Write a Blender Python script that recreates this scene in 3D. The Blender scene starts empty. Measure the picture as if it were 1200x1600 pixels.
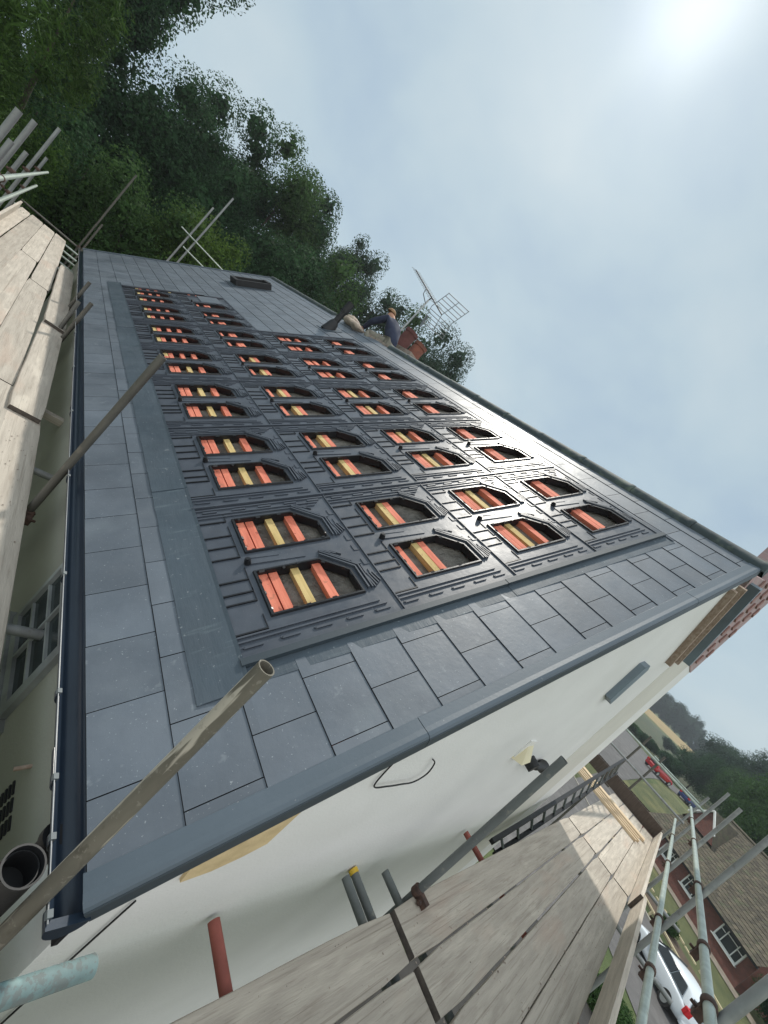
import bpy, math, random
import numpy as np
from mathutils import Matrix, Vector
rad = math.radians
scene = bpy.context.scene
C = scene.collection

# ------------------------------------------------------------------ camera
cam = bpy.data.cameras.new('camera')
camo = bpy.data.objects.new('camera', cam); C.objects.link(camo); scene.camera = camo
Rr = Vector((0.52950607, -0.48518274, 0.69585992))
Dn = Vector((0.42651017, -0.55680896, -0.71277826))
Fw = Vector((0.73328875, 0.67421175, -0.08789835))
Rr.normalize(); Fw.normalize(); Up = -Dn; Up.normalize()
camo.matrix_world = Matrix(((Rr.x, Up.x, -Fw.x, 0), (Rr.y, Up.y, -Fw.y, 0), (Rr.z, Up.z, -Fw.z, 0), (0, 0, 0, 1)))
cam.sensor_fit = 'VERTICAL'; cam.sensor_height = 36.0; cam.sensor_width = 27.0
cam.lens = 36.0 * 653.93 / 1600.0
cam.clip_start = 0.02; cam.clip_end = 9000
scene.view_settings.view_transform = 'Standard'; scene.view_settings.look = 'None'
scene.view_settings.exposure = 0.0; scene.view_settings.gamma = 1.0; scene.view_settings.use_curve_mapping = False

# ------------------------------------------------------------------ sky and sun
SUN = Vector((0.352, 0.569, 0.743)).normalized()
SEL = math.asin(SUN.z); SAZ = math.atan2(SUN.x, SUN.y)
world = bpy.data.worlds.new('World'); scene.world = world; world.use_nodes = True
nt = world.node_tree; nt.nodes.clear()
def nd(tree, typ, **kw):
    n = tree.nodes.new(typ)
    for k, v in kw.items():
        if hasattr(n, k): setattr(n, k, v)
    return n
out = nd(nt, 'ShaderNodeOutputWorld'); bg = nd(nt, 'ShaderNodeBackground'); bg.inputs['Strength'].default_value = 0.1
sky = nd(nt, 'ShaderNodeTexSky'); sky.sky_type = 'NISHITA'; sky.sun_disc = False
sky.sun_elevation = SEL; sky.sun_rotation = SAZ; sky.air_density = 1.2; sky.dust_density = 1.0
tc = nd(nt, 'ShaderNodeTexCoord')
def wmath(op, a, b=None, c=None, clamp=False):
    m = nd(nt, 'ShaderNodeMath', operation=op); m.use_clamp = clamp
    for i, v in enumerate((a, b, c)):
        if v is None: continue
        if isinstance(v, (int, float)): m.inputs[i].default_value = v
        else: nt.links.new(v, m.inputs[i])
    return m.outputs[0]
def wdot(vec):
    m = nd(nt, 'ShaderNodeVectorMath', operation='DOT_PRODUCT'); nt.links.new(tc.outputs['Generated'], m.inputs[0]); m.inputs[1].default_value = vec
    return m.outputs['Value']
mp = nd(nt, 'ShaderNodeMapping'); nt.links.new(tc.outputs['Generated'], mp.inputs[0]); mp.inputs['Scale'].default_value = (1, 1, 1.5)
n1 = nd(nt, 'ShaderNodeTexNoise'); n1.inputs['Scale'].default_value = 3.1; n1.inputs['Detail'].default_value = 4; n1.inputs['Roughness'].default_value = 0.5; n1.inputs['Distortion'].default_value = 0.15
nt.links.new(mp.outputs[0], n1.inputs['Vector'])
rp = nd(nt, 'ShaderNodeValToRGB'); nt.links.new(n1.outputs[0], rp.inputs[0])
rp.color_ramp.elements[0].position = 0.28; rp.color_ramp.elements[0].color = (4.05, 5.3, 6.5, 1)
rp.color_ramp.elements[1].position = 0.72; rp.color_ramp.elements[1].color = (5.75, 6.8, 7.3, 1)
e = rp.color_ramp.elements.new(0.5); e.color = (4.95, 6.2, 6.95, 1)
# unseen sky opposite the sun brightened to fill the shaded gable wall, and thin bright haze round the sun
sd = wdot(SUN)
op = wdot((-0.25, -0.85, 0.35))
g1 = wmath('POWER', wmath('MAXIMUM', sd, 0.0), 420.0)
g2 = wmath('POWER', wmath('MAXIMUM', sd, 0.0), 45.0)
g3 = wmath('POWER', wmath('MAXIMUM', sd, 0.0), 9.0)
gl = wmath('ADD', wmath('MULTIPLY', g1, 3.2), wmath('ADD', wmath('MULTIPLY', g2, 1.3), wmath('MULTIPLY', g3, 0.0)))
opb = wmath('MULTIPLY_ADD', wmath('MAXIMUM', op, 0.0), 1.25, 1.0)
wm = nd(nt, 'ShaderNodeMix'); wm.data_type = 'RGBA'; nt.links.new(wmath('MAXIMUM', op, 0.0), wm.inputs[0]); nt.links.new(rp.outputs[0], wm.inputs[6]); wm.inputs[7].default_value = (6.6, 6.6, 6.4, 1)
mul = nd(nt, 'ShaderNodeVectorMath', operation='SCALE'); nt.links.new(wm.outputs[2], mul.inputs[0]); nt.links.new(opb, mul.inputs['Scale'])
addv = nd(nt, 'ShaderNodeCombineXYZ')
for i in range(3): nt.links.new(gl, addv.inputs[i])
add = nd(nt, 'ShaderNodeVectorMath', operation='ADD'); nt.links.new(mul.outputs[0], add.inputs[0]); nt.links.new(addv.outputs[0], add.inputs[1])
mx = nd(nt, 'ShaderNodeMix'); mx.data_type = 'RGBA'; mx.inputs[0].default_value = 0.94
nt.links.new(sky.outputs[0], mx.inputs[6]); nt.links.new(add.outputs[0], mx.inputs[7])
nt.links.new(mx.outputs[2], bg.inputs['Color']); nt.links.new(bg.outputs[0], out.inputs['Surface'])

sl = bpy.data.lights.new('sun', 'SUN'); sl.energy = 3.2; sl.angle = rad(4.0); sl.color = (1.0, 0.95, 0.86)
so = bpy.data.objects.new('sun', sl); C.objects.link(so); so.rotation_euler = SUN.to_track_quat('Z', 'Y').to_euler()

# ------------------------------------------------------------------ materials
def P(name, col, rough=0.7, col2=None, nscale=6.0, stretch=(1, 1, 1), detail=5.0, lo=0.35, hi=0.65,
      island=0.0, bump=0.0, bscale=30.0, metal=0.0, spec=0.5, spots=None, transl=0.0, emit=None, bstretch=None, coord='Object', rvar=0.0, alpha=None):
    m = bpy.data.materials.new(name); m.use_nodes = True
    t = m.node_tree; L = t.links.new
    b = t.nodes['Principled BSDF']; o = t.nodes['Material Output']
    b.inputs['Roughness'].default_value = rough; b.inputs['Metallic'].default_value = metal
    b.inputs['Specular IOR Level'].default_value = spec
    tcn = t.nodes.new('ShaderNodeTexCoord')
    def noise(sc, st, det=5.0):
        mpn = t.nodes.new('ShaderNodeMapping'); mpn.inputs['Scale'].default_value = st; L(tcn.outputs[coord], mpn.inputs[0])
        n = t.nodes.new('ShaderNodeTexNoise'); n.inputs['Scale'].default_value = sc; n.inputs['Detail'].default_value = det; n.inputs['Roughness'].default_value = 0.6
        L(mpn.outputs[0], n.inputs['Vector']); return n.outputs[0]
    def ramp(src, p0, p1, c0, c1):
        r = t.nodes.new('ShaderNodeValToRGB'); L(src, r.inputs[0])
        r.color_ramp.elements[0].position = p0; r.color_ramp.elements[0].color = (*c0, 1)
        r.color_ramp.elements[1].position = p1; r.color_ramp.elements[1].color = (*c1, 1)
        return r.outputs[0]
    c2 = col2 if col2 else tuple(x * 0.75 for x in col)
    nv = noise(nscale, stretch, detail)
    cur = ramp(nv, lo, hi, c2, col)
    if island > 0:
        g = t.nodes.new('ShaderNodeNewGeometry')
        mr = t.nodes.new('ShaderNodeMapRange'); mr.inputs['To Min'].default_value = 1 - island; mr.inputs['To Max'].default_value = 1 + island
        L(g.outputs['Random Per Island'], mr.inputs['Value'])
        sc = t.nodes.new('ShaderNodeVectorMath'); sc.operation = 'SCALE'; L(cur, sc.inputs[0]); L(mr.outputs[0], sc.inputs['Scale']); cur = sc.outputs[0]
    for sp in (spots or []):   # (scale, threshold, softness, colour, strength, stretch)
        nz = noise(sp[0], sp[5] if len(sp) > 5 else (1, 1, 1), 3.0)
        f = ramp(nz, sp[1], sp[1] + sp[2], (0, 0, 0), (sp[4],) * 3)
        mxn = t.nodes.new('ShaderNodeMix'); mxn.data_type = 'RGBA'; L(f, mxn.inputs[0]); L(cur, mxn.inputs[6]); mxn.inputs[7].default_value = (*sp[3], 1); cur = mxn.outputs[2]
    L(cur, b.inputs['Base Color'])
    if rvar > 0:
        mr = t.nodes.new('ShaderNodeMapRange'); mr.inputs['From Min'].default_value = 0.3; mr.inputs['From Max'].default_value = 0.7
        mr.inputs['To Min'].default_value = rough - rvar; mr.inputs['To Max'].default_value = rough + rvar
        L(noise(nscale * 1.7, stretch), mr.inputs['Value']); L(mr.outputs[0], b.inputs['Roughness'])
    if bump > 0:
        bp = t.nodes.new('ShaderNodeBump'); bp.inputs['Strength'].default_value = 1.0; bp.inputs['Distance'].default_value = bump
        L(noise(bscale, bstretch or stretch, 6.0), bp.inputs['Height']); L(bp.outputs[0], b.inputs['Normal'])
    if transl > 0:
        tr = t.nodes.new('ShaderNodeBsdfTranslucent'); L(cur, tr.inputs[0])
        ms = t.nodes.new('ShaderNodeMixShader'); ms.inputs[0].default_value = transl
        L(b.outputs[0], ms.inputs[1]); L(tr.outputs[0], ms.inputs[2]); L(ms.outputs[0], o.inputs['Surface'])
    return m

def brickmat(name, c1, c2, mortar, sx=4.4, sy=13.3, rough=0.85, bias=0.0):
    m = bpy.data.materials.new(name); m.use_nodes = True
    t = m.node_tree; L = t.links.new; b = t.nodes['Principled BSDF']; b.inputs['Roughness'].default_value = rough
    tcn = t.nodes.new('ShaderNodeTexCoord'); g = t.nodes.new('ShaderNodeNewGeometry')
    sep = t.nodes.new('ShaderNodeSeparateXYZ'); L(tcn.outputs['Object'], sep.inputs[0])
    # horizontal run = x + y of the object, vertical = z
    ad = t.nodes.new('ShaderNodeMath'); ad.operation = 'ADD'; L(sep.outputs[0], ad.inputs[0]); L(sep.outputs[1], ad.inputs[1])
    cb = t.nodes.new('ShaderNodeCombineXYZ'); L(ad.outputs[0], cb.inputs[0]); L(sep.outputs[2], cb.inputs[1])
    br = t.nodes.new('ShaderNodeTexBrick'); L(cb.outputs[0], br.inputs['Vector'])
    br.inputs['Scale'].default_value = 1.0; br.inputs['Brick Width'].default_value = 1.0 / sx; br.inputs['Row Height'].default_value = 1.0 / sy
    br.inputs['Mortar Size'].default_value = 0.006; br.inputs['Color1'].default_value = (*c1, 1); br.inputs['Color2'].default_value = (*c2, 1); br.inputs['Mortar'].default_value = (*mortar, 1)
    br.inputs['Bias'].default_value = bias
    nz = t.nodes.new('ShaderNodeTexNoise'); nz.inputs['Scale'].default_value = 3; L(tcn.outputs['Object'], nz.inputs['Vector'])
    mr = t.nodes.new('ShaderNodeMapRange'); mr.inputs['To Min'].default_value = 0.7; mr.inputs['To Max'].default_value = 1.3; L(nz.outputs[0], mr.inputs['Value'])
    sc = t.nodes.new('ShaderNodeVectorMath'); sc.operation = 'SCALE'; L(br.outputs[0], sc.inputs[0]); L(mr.outputs[0], sc.inputs['Scale']); L(sc.outputs[0], b.inputs['Base Color'])
    bp = t.nodes.new('ShaderNodeBump'); bp.inputs['Distance'].default_value = 0.004; bp.invert = True; L(br.outputs[1], bp.inputs['Height']); L(bp.outputs[0], b.inputs['Normal'])
    return m

M = {}
M['slate'] = P('slate', (0.115, 0.136, 0.164), 0.5, (0.085, 0.103, 0.127), 3.0, island=0.12, bump=0.0012, bscale=26, bstretch=(1, 1, 1), rvar=0.1, spec=0.7,
               spots=[(95, 0.665, 0.05, (0.42, 0.45, 0.47), 0.5), (13, 0.66, 0.07, (0.3, 0.33, 0.35), 0.3), (2.2, 0.58, 0.2, (0.19, 0.22, 0.24), 0.4)])
M['slate_edge_shade'] = P('slate_edge_shade', (0.014, 0.017, 0.022), 0.8, (0.01, 0.012, 0.016))  # shadow line at slate edges painted as near-black colour
M['trim_shaded'] = P('verge_plastic_shaded', (0.036, 0.052, 0.066), 0.55, (0.03, 0.044, 0.056), 2.0, bump=0.0005, bscale=60)  # verge plastic darkened: shade of outward faces put into the colour
M['cream'] = P('cream_plastic', (0.7, 0.64, 0.44), 0.6, (0.62, 0.56, 0.38))
M['gap_shade'] = P('gap_shade_ground', (0.045, 0.043, 0.04), 0.95, (0.03, 0.028, 0.026), 2)  # dark ground colour standing in for shade seen through deck gaps
M['flash'] = P('flashing', (0.068, 0.09, 0.112), 0.5, (0.05, 0.068, 0.087), 2.5, bump=0.002, bscale=9, bstretch=(6, 1, 1), rvar=0.12,
               spots=[(40, 0.66, 0.06, (0.4, 0.43, 0.45), 0.4), (5, 0.6, 0.15, (0.14, 0.18, 0.2), 0.5, (1, 7, 1))])
M['trim'] = P('verge_plastic', (0.095, 0.122, 0.15), 0.5, (0.075, 0.1, 0.125), 2.0, bump=0.0006, bscale=60, spots=[(45, 0.7, 0.05, (0.4, 0.4, 0.4), 0.4)])
M['gutter'] = P('gutter_plastic', (0.022, 0.035, 0.055), 0.28, (0.018, 0.028, 0.045), 3.0, bump=0.0004, bscale=20)
M['ridge'] = P('ridge', (0.06, 0.08, 0.085), 0.75, (0.04, 0.055, 0.06), 8.0, bump=0.003, bscale=20, spots=[(9, 0.55, 0.12, (0.12, 0.15, 0.11), 0.6)])
M['tray'] = P('black_plastic', (0.075, 0.087, 0.108), 0.4, (0.055, 0.064, 0.082), 5.0, bump=0.0012, bscale=14, rvar=0.1, spots=[(3.2, 0.56, 0.2, (0.07, 0.075, 0.08), 0.5), (60, 0.69, 0.05, (0.35, 0.35, 0.35), 0.4)])
M['rim'] = P('black_rim_plastic', (0.012, 0.013, 0.016), 0.35, (0.009, 0.009, 0.011), 8.0, bump=0.001, bscale=30)
M['underlay'] = P('underlay', (0.2, 0.185, 0.16), 0.4, (0.08, 0.074, 0.064), 7.0, bump=0.05, bscale=8, spots=[(9, 0.6, 0.1, (0.12, 0.115, 0.1), 0.5)])
M['bat_red'] = P('treated_red_timber', (0.86, 0.27, 0.17), 0.8, (0.6, 0.15, 0.09), 5, (7, .6, 7), bump=0.001, bscale=60, bstretch=(6, 1, 6), spots=[(22, 0.62, 0.06, (0.36, 0.16, 0.09), 0.5), (14, 0.64, 0.08, (0.25, 0.05, 0.03), 0.7)])
M['bat_yel'] = P('treated_yellow_timber', (0.72, 0.54, 0.24), 0.8, (0.5, 0.35, 0.13), 5, (7, .6, 7), bump=0.001, bscale=60, bstretch=(6, 1, 6), spots=[(22, 0.62, 0.06, (0.36, 0.16, 0.09), 0.5), (14, 0.64, 0.08, (0.22, 0.13, 0.05), 0.7)])
M['render'] = P('wall_render', (0.77, 0.77, 0.755), 0.85, (0.71, 0.71, 0.695), 1.2, bump=0.002, bscale=70, spots=[(0.7, 0.5, 0.35, (0.64, 0.64, 0.61), 0.6, (1, 1, 2.5)), (26, 0.62, 0.1, (0.6, 0.6, 0.57), 0.3)])
M['render2'] = P('darker_cream_render', (0.66, 0.645, 0.585), 0.85, (0.6, 0.585, 0.53), 1.5, bump=0.002, bscale=60)
M['eavewall_shaded'] = P('eave_render_shaded', (0.3, 0.3, 0.255), 0.85, (0.25, 0.25, 0.21), 1.2, bump=0.002, bscale=70)  # wall render darkened for the shade under deck and trees
M['white'] = P('white_upvc', (0.8, 0.8, 0.78), 0.35, (0.72, 0.72, 0.7), 3)
M['grey_upvc'] = P('grey_upvc', (0.16, 0.17, 0.165), 0.4, (0.34, 0.36, 0.36), 3)
M['glass'] = P('dark_glass', (0.02, 0.028, 0.03), 0.06, (0.03, 0.04, 0.04), 1.5)
M['board'] = P('scaffold_board', (0.53, 0.475, 0.405), 0.85, (0.4, 0.355, 0.3), 3.0, (.6, 8, 8), bump=0.0035, bscale=13, bstretch=(1, 9, 9), island=0.0,
               spots=[(3.0, 0.58, 0.12, (0.66, 0.6, 0.51), 0.5, (.6, 2.5, 2)), (9, 0.6, 0.05, (0.24, 0.2, 0.16), 0.4, (0.25, 9, 9)), (5.5, 0.63, 0.1, (0.3, 0.25, 0.2), 0.45, (.5, 3, 3)), (1.6, 0.58, 0.12, (0.52, 0.39, 0.31), 0.45, (.6, 2, 2)), (2.4, 0.63, 0.03, (0.24, 0.2, 0.16), 0.5, (.22, 30, 30)), (60, 0.69, 0.04, (0.1, 0.08, 0.06), 0.8)])
M['board_end'] = P('board_end', (0.12, 0.1, 0.085), 0.9, (0.06, 0.05, 0.045), 20)
M['toe'] = P('brown_board', (0.1, 0.075, 0.06), 0.85, (0.07, 0.05, 0.04), 5, (8, 1, 1), bump=0.003)
M['fresh'] = P('fresh_timber', (0.7, 0.55, 0.38), 0.8, (0.6, 0.45, 0.29), 6, (8, 1, 8), bump=0.001)
M['ply'] = P('ply', (0.66, 0.52, 0.3), 0.85, (0.52, 0.4, 0.22), 12, bump=0.002)
def galv(name, c, spots, rough=0.5, metal=0.35): return P(name, c, rough, tuple(x * 0.7 for x in c), 9, (1, 1, 0.35), metal=metal, bump=0.0008, bscale=60, spots=spots)
M['galv'] = galv('galvanised_tube', (0.3, 0.31, 0.31), [(14, 0.62, 0.1, (0.14, 0.12, 0.1), 0.6), (5, 0.62, 0.1, (0.45, 0.45, 0.43), 0.5)])
M['galv_light'] = galv('bright_galvanised_tube', (0.46, 0.52, 0.47), [(20, 0.66, 0.08, (0.22, 0.16, 0.1), 0.7)], 0.4, 0.4)
M['old'] = galv('cement_splashed_tube', (0.165, 0.152, 0.122), [(14, 0.57, 0.06, (0.09, 0.08, 0.062), 0.8, (1, 1, .5)), (7, 0.56, 0.05, (0.5, 0.46, 0.39), 0.85, (3.5, 3.5, 0.35)), (45, 0.6, 0.06, (0.28, 0.26, 0.22), 0.5)], 0.75, 0.1)
M['dark_tube'] = galv('dark_weathered_tube', (0.12, 0.115, 0.1), [(10, 0.6, 0.12, (0.2, 0.18, 0.15), 0.6)], 0.6, 0.2)
M['redtube'] = galv('red_painted_tube', (0.3, 0.085, 0.065), [(12, 0.6, 0.12, (0.16, 0.07, 0.05), 0.7)], 0.7, 0.0)
M['cyan'] = galv('pale_blue_painted_tube', (0.17, 0.25, 0.25), [(60, 0.5, 0.06, (0.13, 0.15, 0.145), 0.85, (1, 1, .5)), (11, 0.56, 0.1, (0.27, 0.42, 0.41), 0.7)], 0.7, 0.0)
M['greytube'] = galv('grey_tube', (0.15, 0.165, 0.165), [(16, 0.6, 0.1, (0.28, 0.27, 0.24), 0.5)], 0.65, 0.2)
M['rust'] = P('rusty_steel', (0.1, 0.055, 0.04), 0.8, (0.045, 0.028, 0.024), 40, bump=0.002)
M['yellowcap'] = P('yellow_cap', (0.75, 0.5, 0.04), 0.5, (0.6, 0.38, 0.03))
M['steel'] = P('bright_steel', (0.3, 0.31, 0.32), 0.45, (0.22, 0.23, 0.24), metal=0.6)
M['alu'] = P('aluminium', (0.4, 0.42, 0.42), 0.4, (0.4, 0.42, 0.42), metal=0.6)
M['black'] = P('matt_black', (0.012, 0.0125, 0.014), 0.6, (0.01, 0.01, 0.012), 10, bump=0.001)
M['dullgrey'] = P('dull_grey', (0.13, 0.15, 0.16), 0.6, (0.1, 0.12, 0.13), 10)
M['bluegrey'] = P('blue_grey', (0.17, 0.22, 0.26), 0.5, (0.14, 0.18, 0.21), 6)
M['terracotta'] = P('terracotta', (0.24, 0.085, 0.055), 0.85, (0.13, 0.055, 0.04), 6, bump=0.004, bscale=15)
M['terracotta2'] = P('dark_terracotta', (0.14, 0.055, 0.05), 0.8, (0.1, 0.035, 0.03), 6, bump=0.004, bscale=15)
M['mortar'] = P('mortar', (0.36, 0.3, 0.25), 0.9, (0.22, 0.18, 0.15), 10, bump=0.01)
M['brick'] = brickmat('red_brick', (0.2, 0.062, 0.045), (0.13, 0.045, 0.035), (0.22, 0.19, 0.17))
M['brick_p'] = brickmat('dusty_brick', (0.42, 0.29, 0.29), (0.36, 0.27, 0.27), (0.4, 0.35, 0.34))
M['dusty_tile'] = P('dusty_tile', (0.34, 0.19, 0.17), 0.85, (0.28, 0.17, 0.15), 8)
M['barge'] = P('brown_timber', (0.42, 0.33, 0.27), 0.8, (0.28, 0.2, 0.15), 6, (8, 8, 1))
M['rtile'] = P('brown_roof_tile', (0.1, 0.083, 0.056), 0.85, (0.06, 0.052, 0.038), 3, island=0.35, bump=0.004, bscale=25, spots=[(2.0, 0.55, 0.12, (0.085, 0.1, 0.05), 0.7), (12, 0.66, 0.05, (0.2, 0.2, 0.16), 0.6)])
M['sacks'] = P('beige_sacks', (0.55, 0.46, 0.38), 0.9, (0.38, 0.3, 0.24), 8, bump=0.01)
M['skin'] = P('skin', (0.52, 0.27, 0.18), 0.6, (0.45, 0.22, 0.14), 10)
M['navy'] = P('navy_cloth', (0.028, 0.036, 0.07), 0.9, (0.018, 0.024, 0.05), 10, bump=0.006, bscale=12)
M['khaki'] = P('grey_cloth', (0.24, 0.22, 0.18), 0.9, (0.16, 0.15, 0.12), 10, bump=0.006, bscale=12)
M['hair'] = P('sandy_hair', (0.3, 0.17, 0.08), 0.8, (0.2, 0.11, 0.05), 20)
M['grass'] = P('grass', (0.085, 0.11, 0.035), 0.95, (0.05, 0.075, 0.022), 0.35, bump=0.04, bscale=12, spots=[(0.12, 0.52, 0.15, (0.16, 0.15, 0.06), 0.6), (5, 0.6, 0.1, (0.035, 0.05, 0.016), 0.6)], coord='Object')
M['lawn'] = P('lawn', (0.105, 0.115, 0.045), 0.95, (0.07, 0.085, 0.032), 0.5, (1, 3, 1), bump=0.03, bscale=20, spots=[(0.3, 0.5, 0.15, (0.2, 0.19, 0.08), 0.6)])
M['scrub'] = P('scrub', (0.06, 0.075, 0.032), 0.95, (0.032, 0.045, 0.018), 0.4, bump=0.1, bscale=4, spots=[(0.25, 0.55, 0.12, (0.1, 0.075, 0.045), 0.7)])
M['field'] = P('straw_field', (0.34, 0.25, 0.115), 0.95, (0.27, 0.2, 0.09), 0.2, bump=0.05, bscale=5)
M['asphalt'] = P('asphalt', (0.13, 0.125, 0.125), 0.9, (0.095, 0.092, 0.09), 1.5, bump=0.006, bscale=60, spots=[(0.6, 0.55, 0.15, (0.19, 0.18, 0.175), 0.6)])
M['paving'] = P('paving', (0.3, 0.26, 0.21), 0.9, (0.2, 0.17, 0.14), 3, bump=0.006)
M['soil'] = P('soil', (0.11, 0.075, 0.05), 0.95, (0.07, 0.05, 0.035), 3, bump=0.05, bscale=10)
M['kerb'] = P('kerb', (0.38, 0.36, 0.32), 0.9, (0.28, 0.26, 0.23), 3)
M['rail_wood'] = P('pale_rail', (0.6, 0.52, 0.34), 0.8, (0.5, 0.42, 0.27), 5)
M['darkfence'] = P('dark_fence', (0.09, 0.06, 0.045), 0.9, (0.055, 0.04, 0.03), 4, (4, 4, 0.6), bump=0.01)
M['carwhite'] = P('white_paint', (0.72, 0.77, 0.82), 0.18, (0.7, 0.75, 0.8), 2, spec=0.6)
M['carred'] = P('red_paint', (0.42, 0.012, 0.018), 0.2, (0.38, 0.01, 0.015), 2, spec=0.6)
M['carblue'] = P('blue_paint', (0.025, 0.045, 0.16), 0.2, (0.02, 0.04, 0.14), 2, spec=0.6)
M['carglass'] = P('car_glass', (0.02, 0.025, 0.03), 0.08, (0.03, 0.035, 0.04), 2)
M['tyre'] = P('tyre', (0.015, 0.015, 0.015), 0.85, (0.02, 0.02, 0.02), 9)
M['taillight'] = P('tail_light', (0.6, 0.02, 0.03), 0.15, (0.5, 0.015, 0.02), 9)
M['headlight'] = P('head_light', (0.6, 0.62, 0.65), 0.1, (0.5, 0.5, 0.5), 9)
M['bark'] = P('bark', (0.075, 0.06, 0.045), 0.95, (0.04, 0.032, 0.025), 6, (1, 1, 0.3), bump=0.02)
def leafm(name, c, c2, tr=0.3): return P(name, c, 0.8, c2, 0.45, island=0.35, transl=tr, detail=3, spec=0.12)
M['leaf_dark'] = leafm('dark_leaves', (0.042, 0.098, 0.04), (0.024, 0.056, 0.026), 0.4)
M['leaf_mid'] = leafm('mid_leaves', (0.062, 0.125, 0.038), (0.036, 0.074, 0.025), 0.4)
M['leaf_bright'] = leafm('bright_leaves', (0.085, 0.15, 0.03), (0.045, 0.085, 0.02), 0.35)
M['leaf_conifer'] = leafm('conifer_leaves', (0.06, 0.12, 0.024), (0.03, 0.06, 0.016), 0.3)
M['leaf_blue'] = leafm('grey_green_leaves', (0.05, 0.09, 0.055), (0.032, 0.058, 0.038), 0.35)

# ------------------------------------------------------------------ mesh helpers
class MB:
    def __init__(s): s.v = []; s.f = []; s.sm = []; s.mi = []
    def add(s, vs, fs, smooth=False, mi=0):
        o = len(s.v); s.v += [tuple(v) for v in vs]
        for f in fs: s.f.append(tuple(i + o for i in f)); s.sm.append(smooth); s.mi.append(mi)
        return s
    def box(s, x0, x1, y0, y1, z0, z1, M4=None, mi=0):
        vs = [Vector((x, y, z)) for z in (z0, z1) for y in (y0, y1) for x in (x0, x1)]
        if M4 is not None: vs = [M4 @ v for v in vs]
        return s.add(vs, [(0, 2, 3, 1), (4, 5, 7, 6), (0, 1, 5, 4), (2, 6, 7, 3), (0, 4, 6, 2), (1, 3, 7, 5)], mi=mi)
    def bar(s, p0, p1, w, h, up=(0, 0, 1), mi=0):      # rectangular bar between two points
        p0 = Vector(p0); p1 = Vector(p1); d = (p1 - p0); l = d.length; d.normalize()
        u = Vector(up); sd = d.cross(u)
        if sd.length < 1e-4: sd = d.cross(Vector((1, 0, 0)))
        sd.normalize(); u = sd.cross(d)
        R4 = Matrix(((d.x, sd.x, u.x, p0.x), (d.y, sd.y, u.y, p0.y), (d.z, sd.z, u.z, p0.z), (0, 0, 0, 1)))
        return s.box(0, l, -w / 2, w / 2, -h / 2, h / 2, R4, mi)
    def tube(s, path, r, n=16, cap=True, hollow=0.0, mi=0, closed=False):
        path = [Vector(p) for p in path]; rs = r if isinstance(r, (list, tuple)) else [r] * len(path)
        rings = []; prev = None
        for i, p in enumerate(path):
            a = path[max(i - 1, 0)]; b = path[min(i + 1, len(path) - 1)]
            d = (b - a).normalized()
            if prev is None:
                u = d.orthogonal().normalized()
            else: u = (prev - d * prev.dot(d)).normalized()
            prev = u; w = d.cross(u)
            rings.append([p + (u * math.cos(2 * math.pi * k / n) + w * math.sin(2 * math.pi * k / n)) * rs[i] for k in range(n)])
        vs = [v for rg in rings for v in rg]; m = len(rings)
        fs = [(i * n + k, i * n + (k + 1) % n, (i + 1) * n + (k + 1) % n, (i + 1) * n + k) for i in range(m - 1) for k in range(n)]
        s.add(vs, fs, True, mi)
        if hollow > 0:
            for e_, (rg, p) in enumerate(((rings[0], path[0]), (rings[-1], path[-1]))):
                q = path[1] if e_ == 0 else path[-2]
                ax = (q - p).normalized(); L_ = min(hollow * 60 if hollow < .02 else .06, sum((b - a).length for a, b in zip(path, path[1:])) * .49)
                k_ = (rs[0] - hollow) / rs[0]
                inn = [p + (v - p) * k_ for v in rg]; deep = [v + ax * L_ for v in inn]
                fl = e_ == 1
                def o(t): return t if fl else t[::-1]
                s.add(rg + inn, [o((k, (k + 1) % n, n + (k + 1) % n, n + k)) for k in range(n)], False, mi)
                s.add(inn + deep, [o((k, (k + 1) % n, n + (k + 1) % n, n + k)) for k in range(n)], True, mi)
                s.add(deep, [o(tuple(range(n)))], False, mi)
        elif cap:
            s.add(rings[0], [tuple(range(n))[::-1]], False, mi); s.add(rings[-1], [tuple(range(n))], False, mi)
        return s
    def prism(s, poly, z0, z1, M4=None, mi=0):          # poly list of (x,y) CCW extruded in z
        n = len(poly); vs = [Vector((x, y, z0)) for x, y in poly] + [Vector((x, y, z1)) for x, y in poly]
        if M4 is not None: vs = [M4 @ v for v in vs]
        return s.add(vs, [tuple(range(n))[::-1], tuple(range(n, 2 * n))] + [(i, (i + 1) % n, n + (i + 1) % n, n + i) for i in range(n)], mi=mi)
    def sweep(s, prof, p0, p1, ex, ez, cap=True, mi=0, smooth=False):   # profile (a,b) in axes ex, ez swept from p0 to p1 
        p0 = Vector(p0); p1 = Vector(p1); ex = Vector(ex); ez = Vector(ez); n = len(prof)
        vs = [p0 + ex * a + ez * b for a, b in prof] + [p1 + ex * a + ez * b for a, b in prof]
        s.add(vs, [(i, (i + 1) % n, n + (i + 1) % n, n + i) for i in range(n)], smooth, mi)
        if cap: s.add(vs, [tuple(range(n))[::-1], tuple(range(n, 2 * n))], False, mi)
        return s

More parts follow.
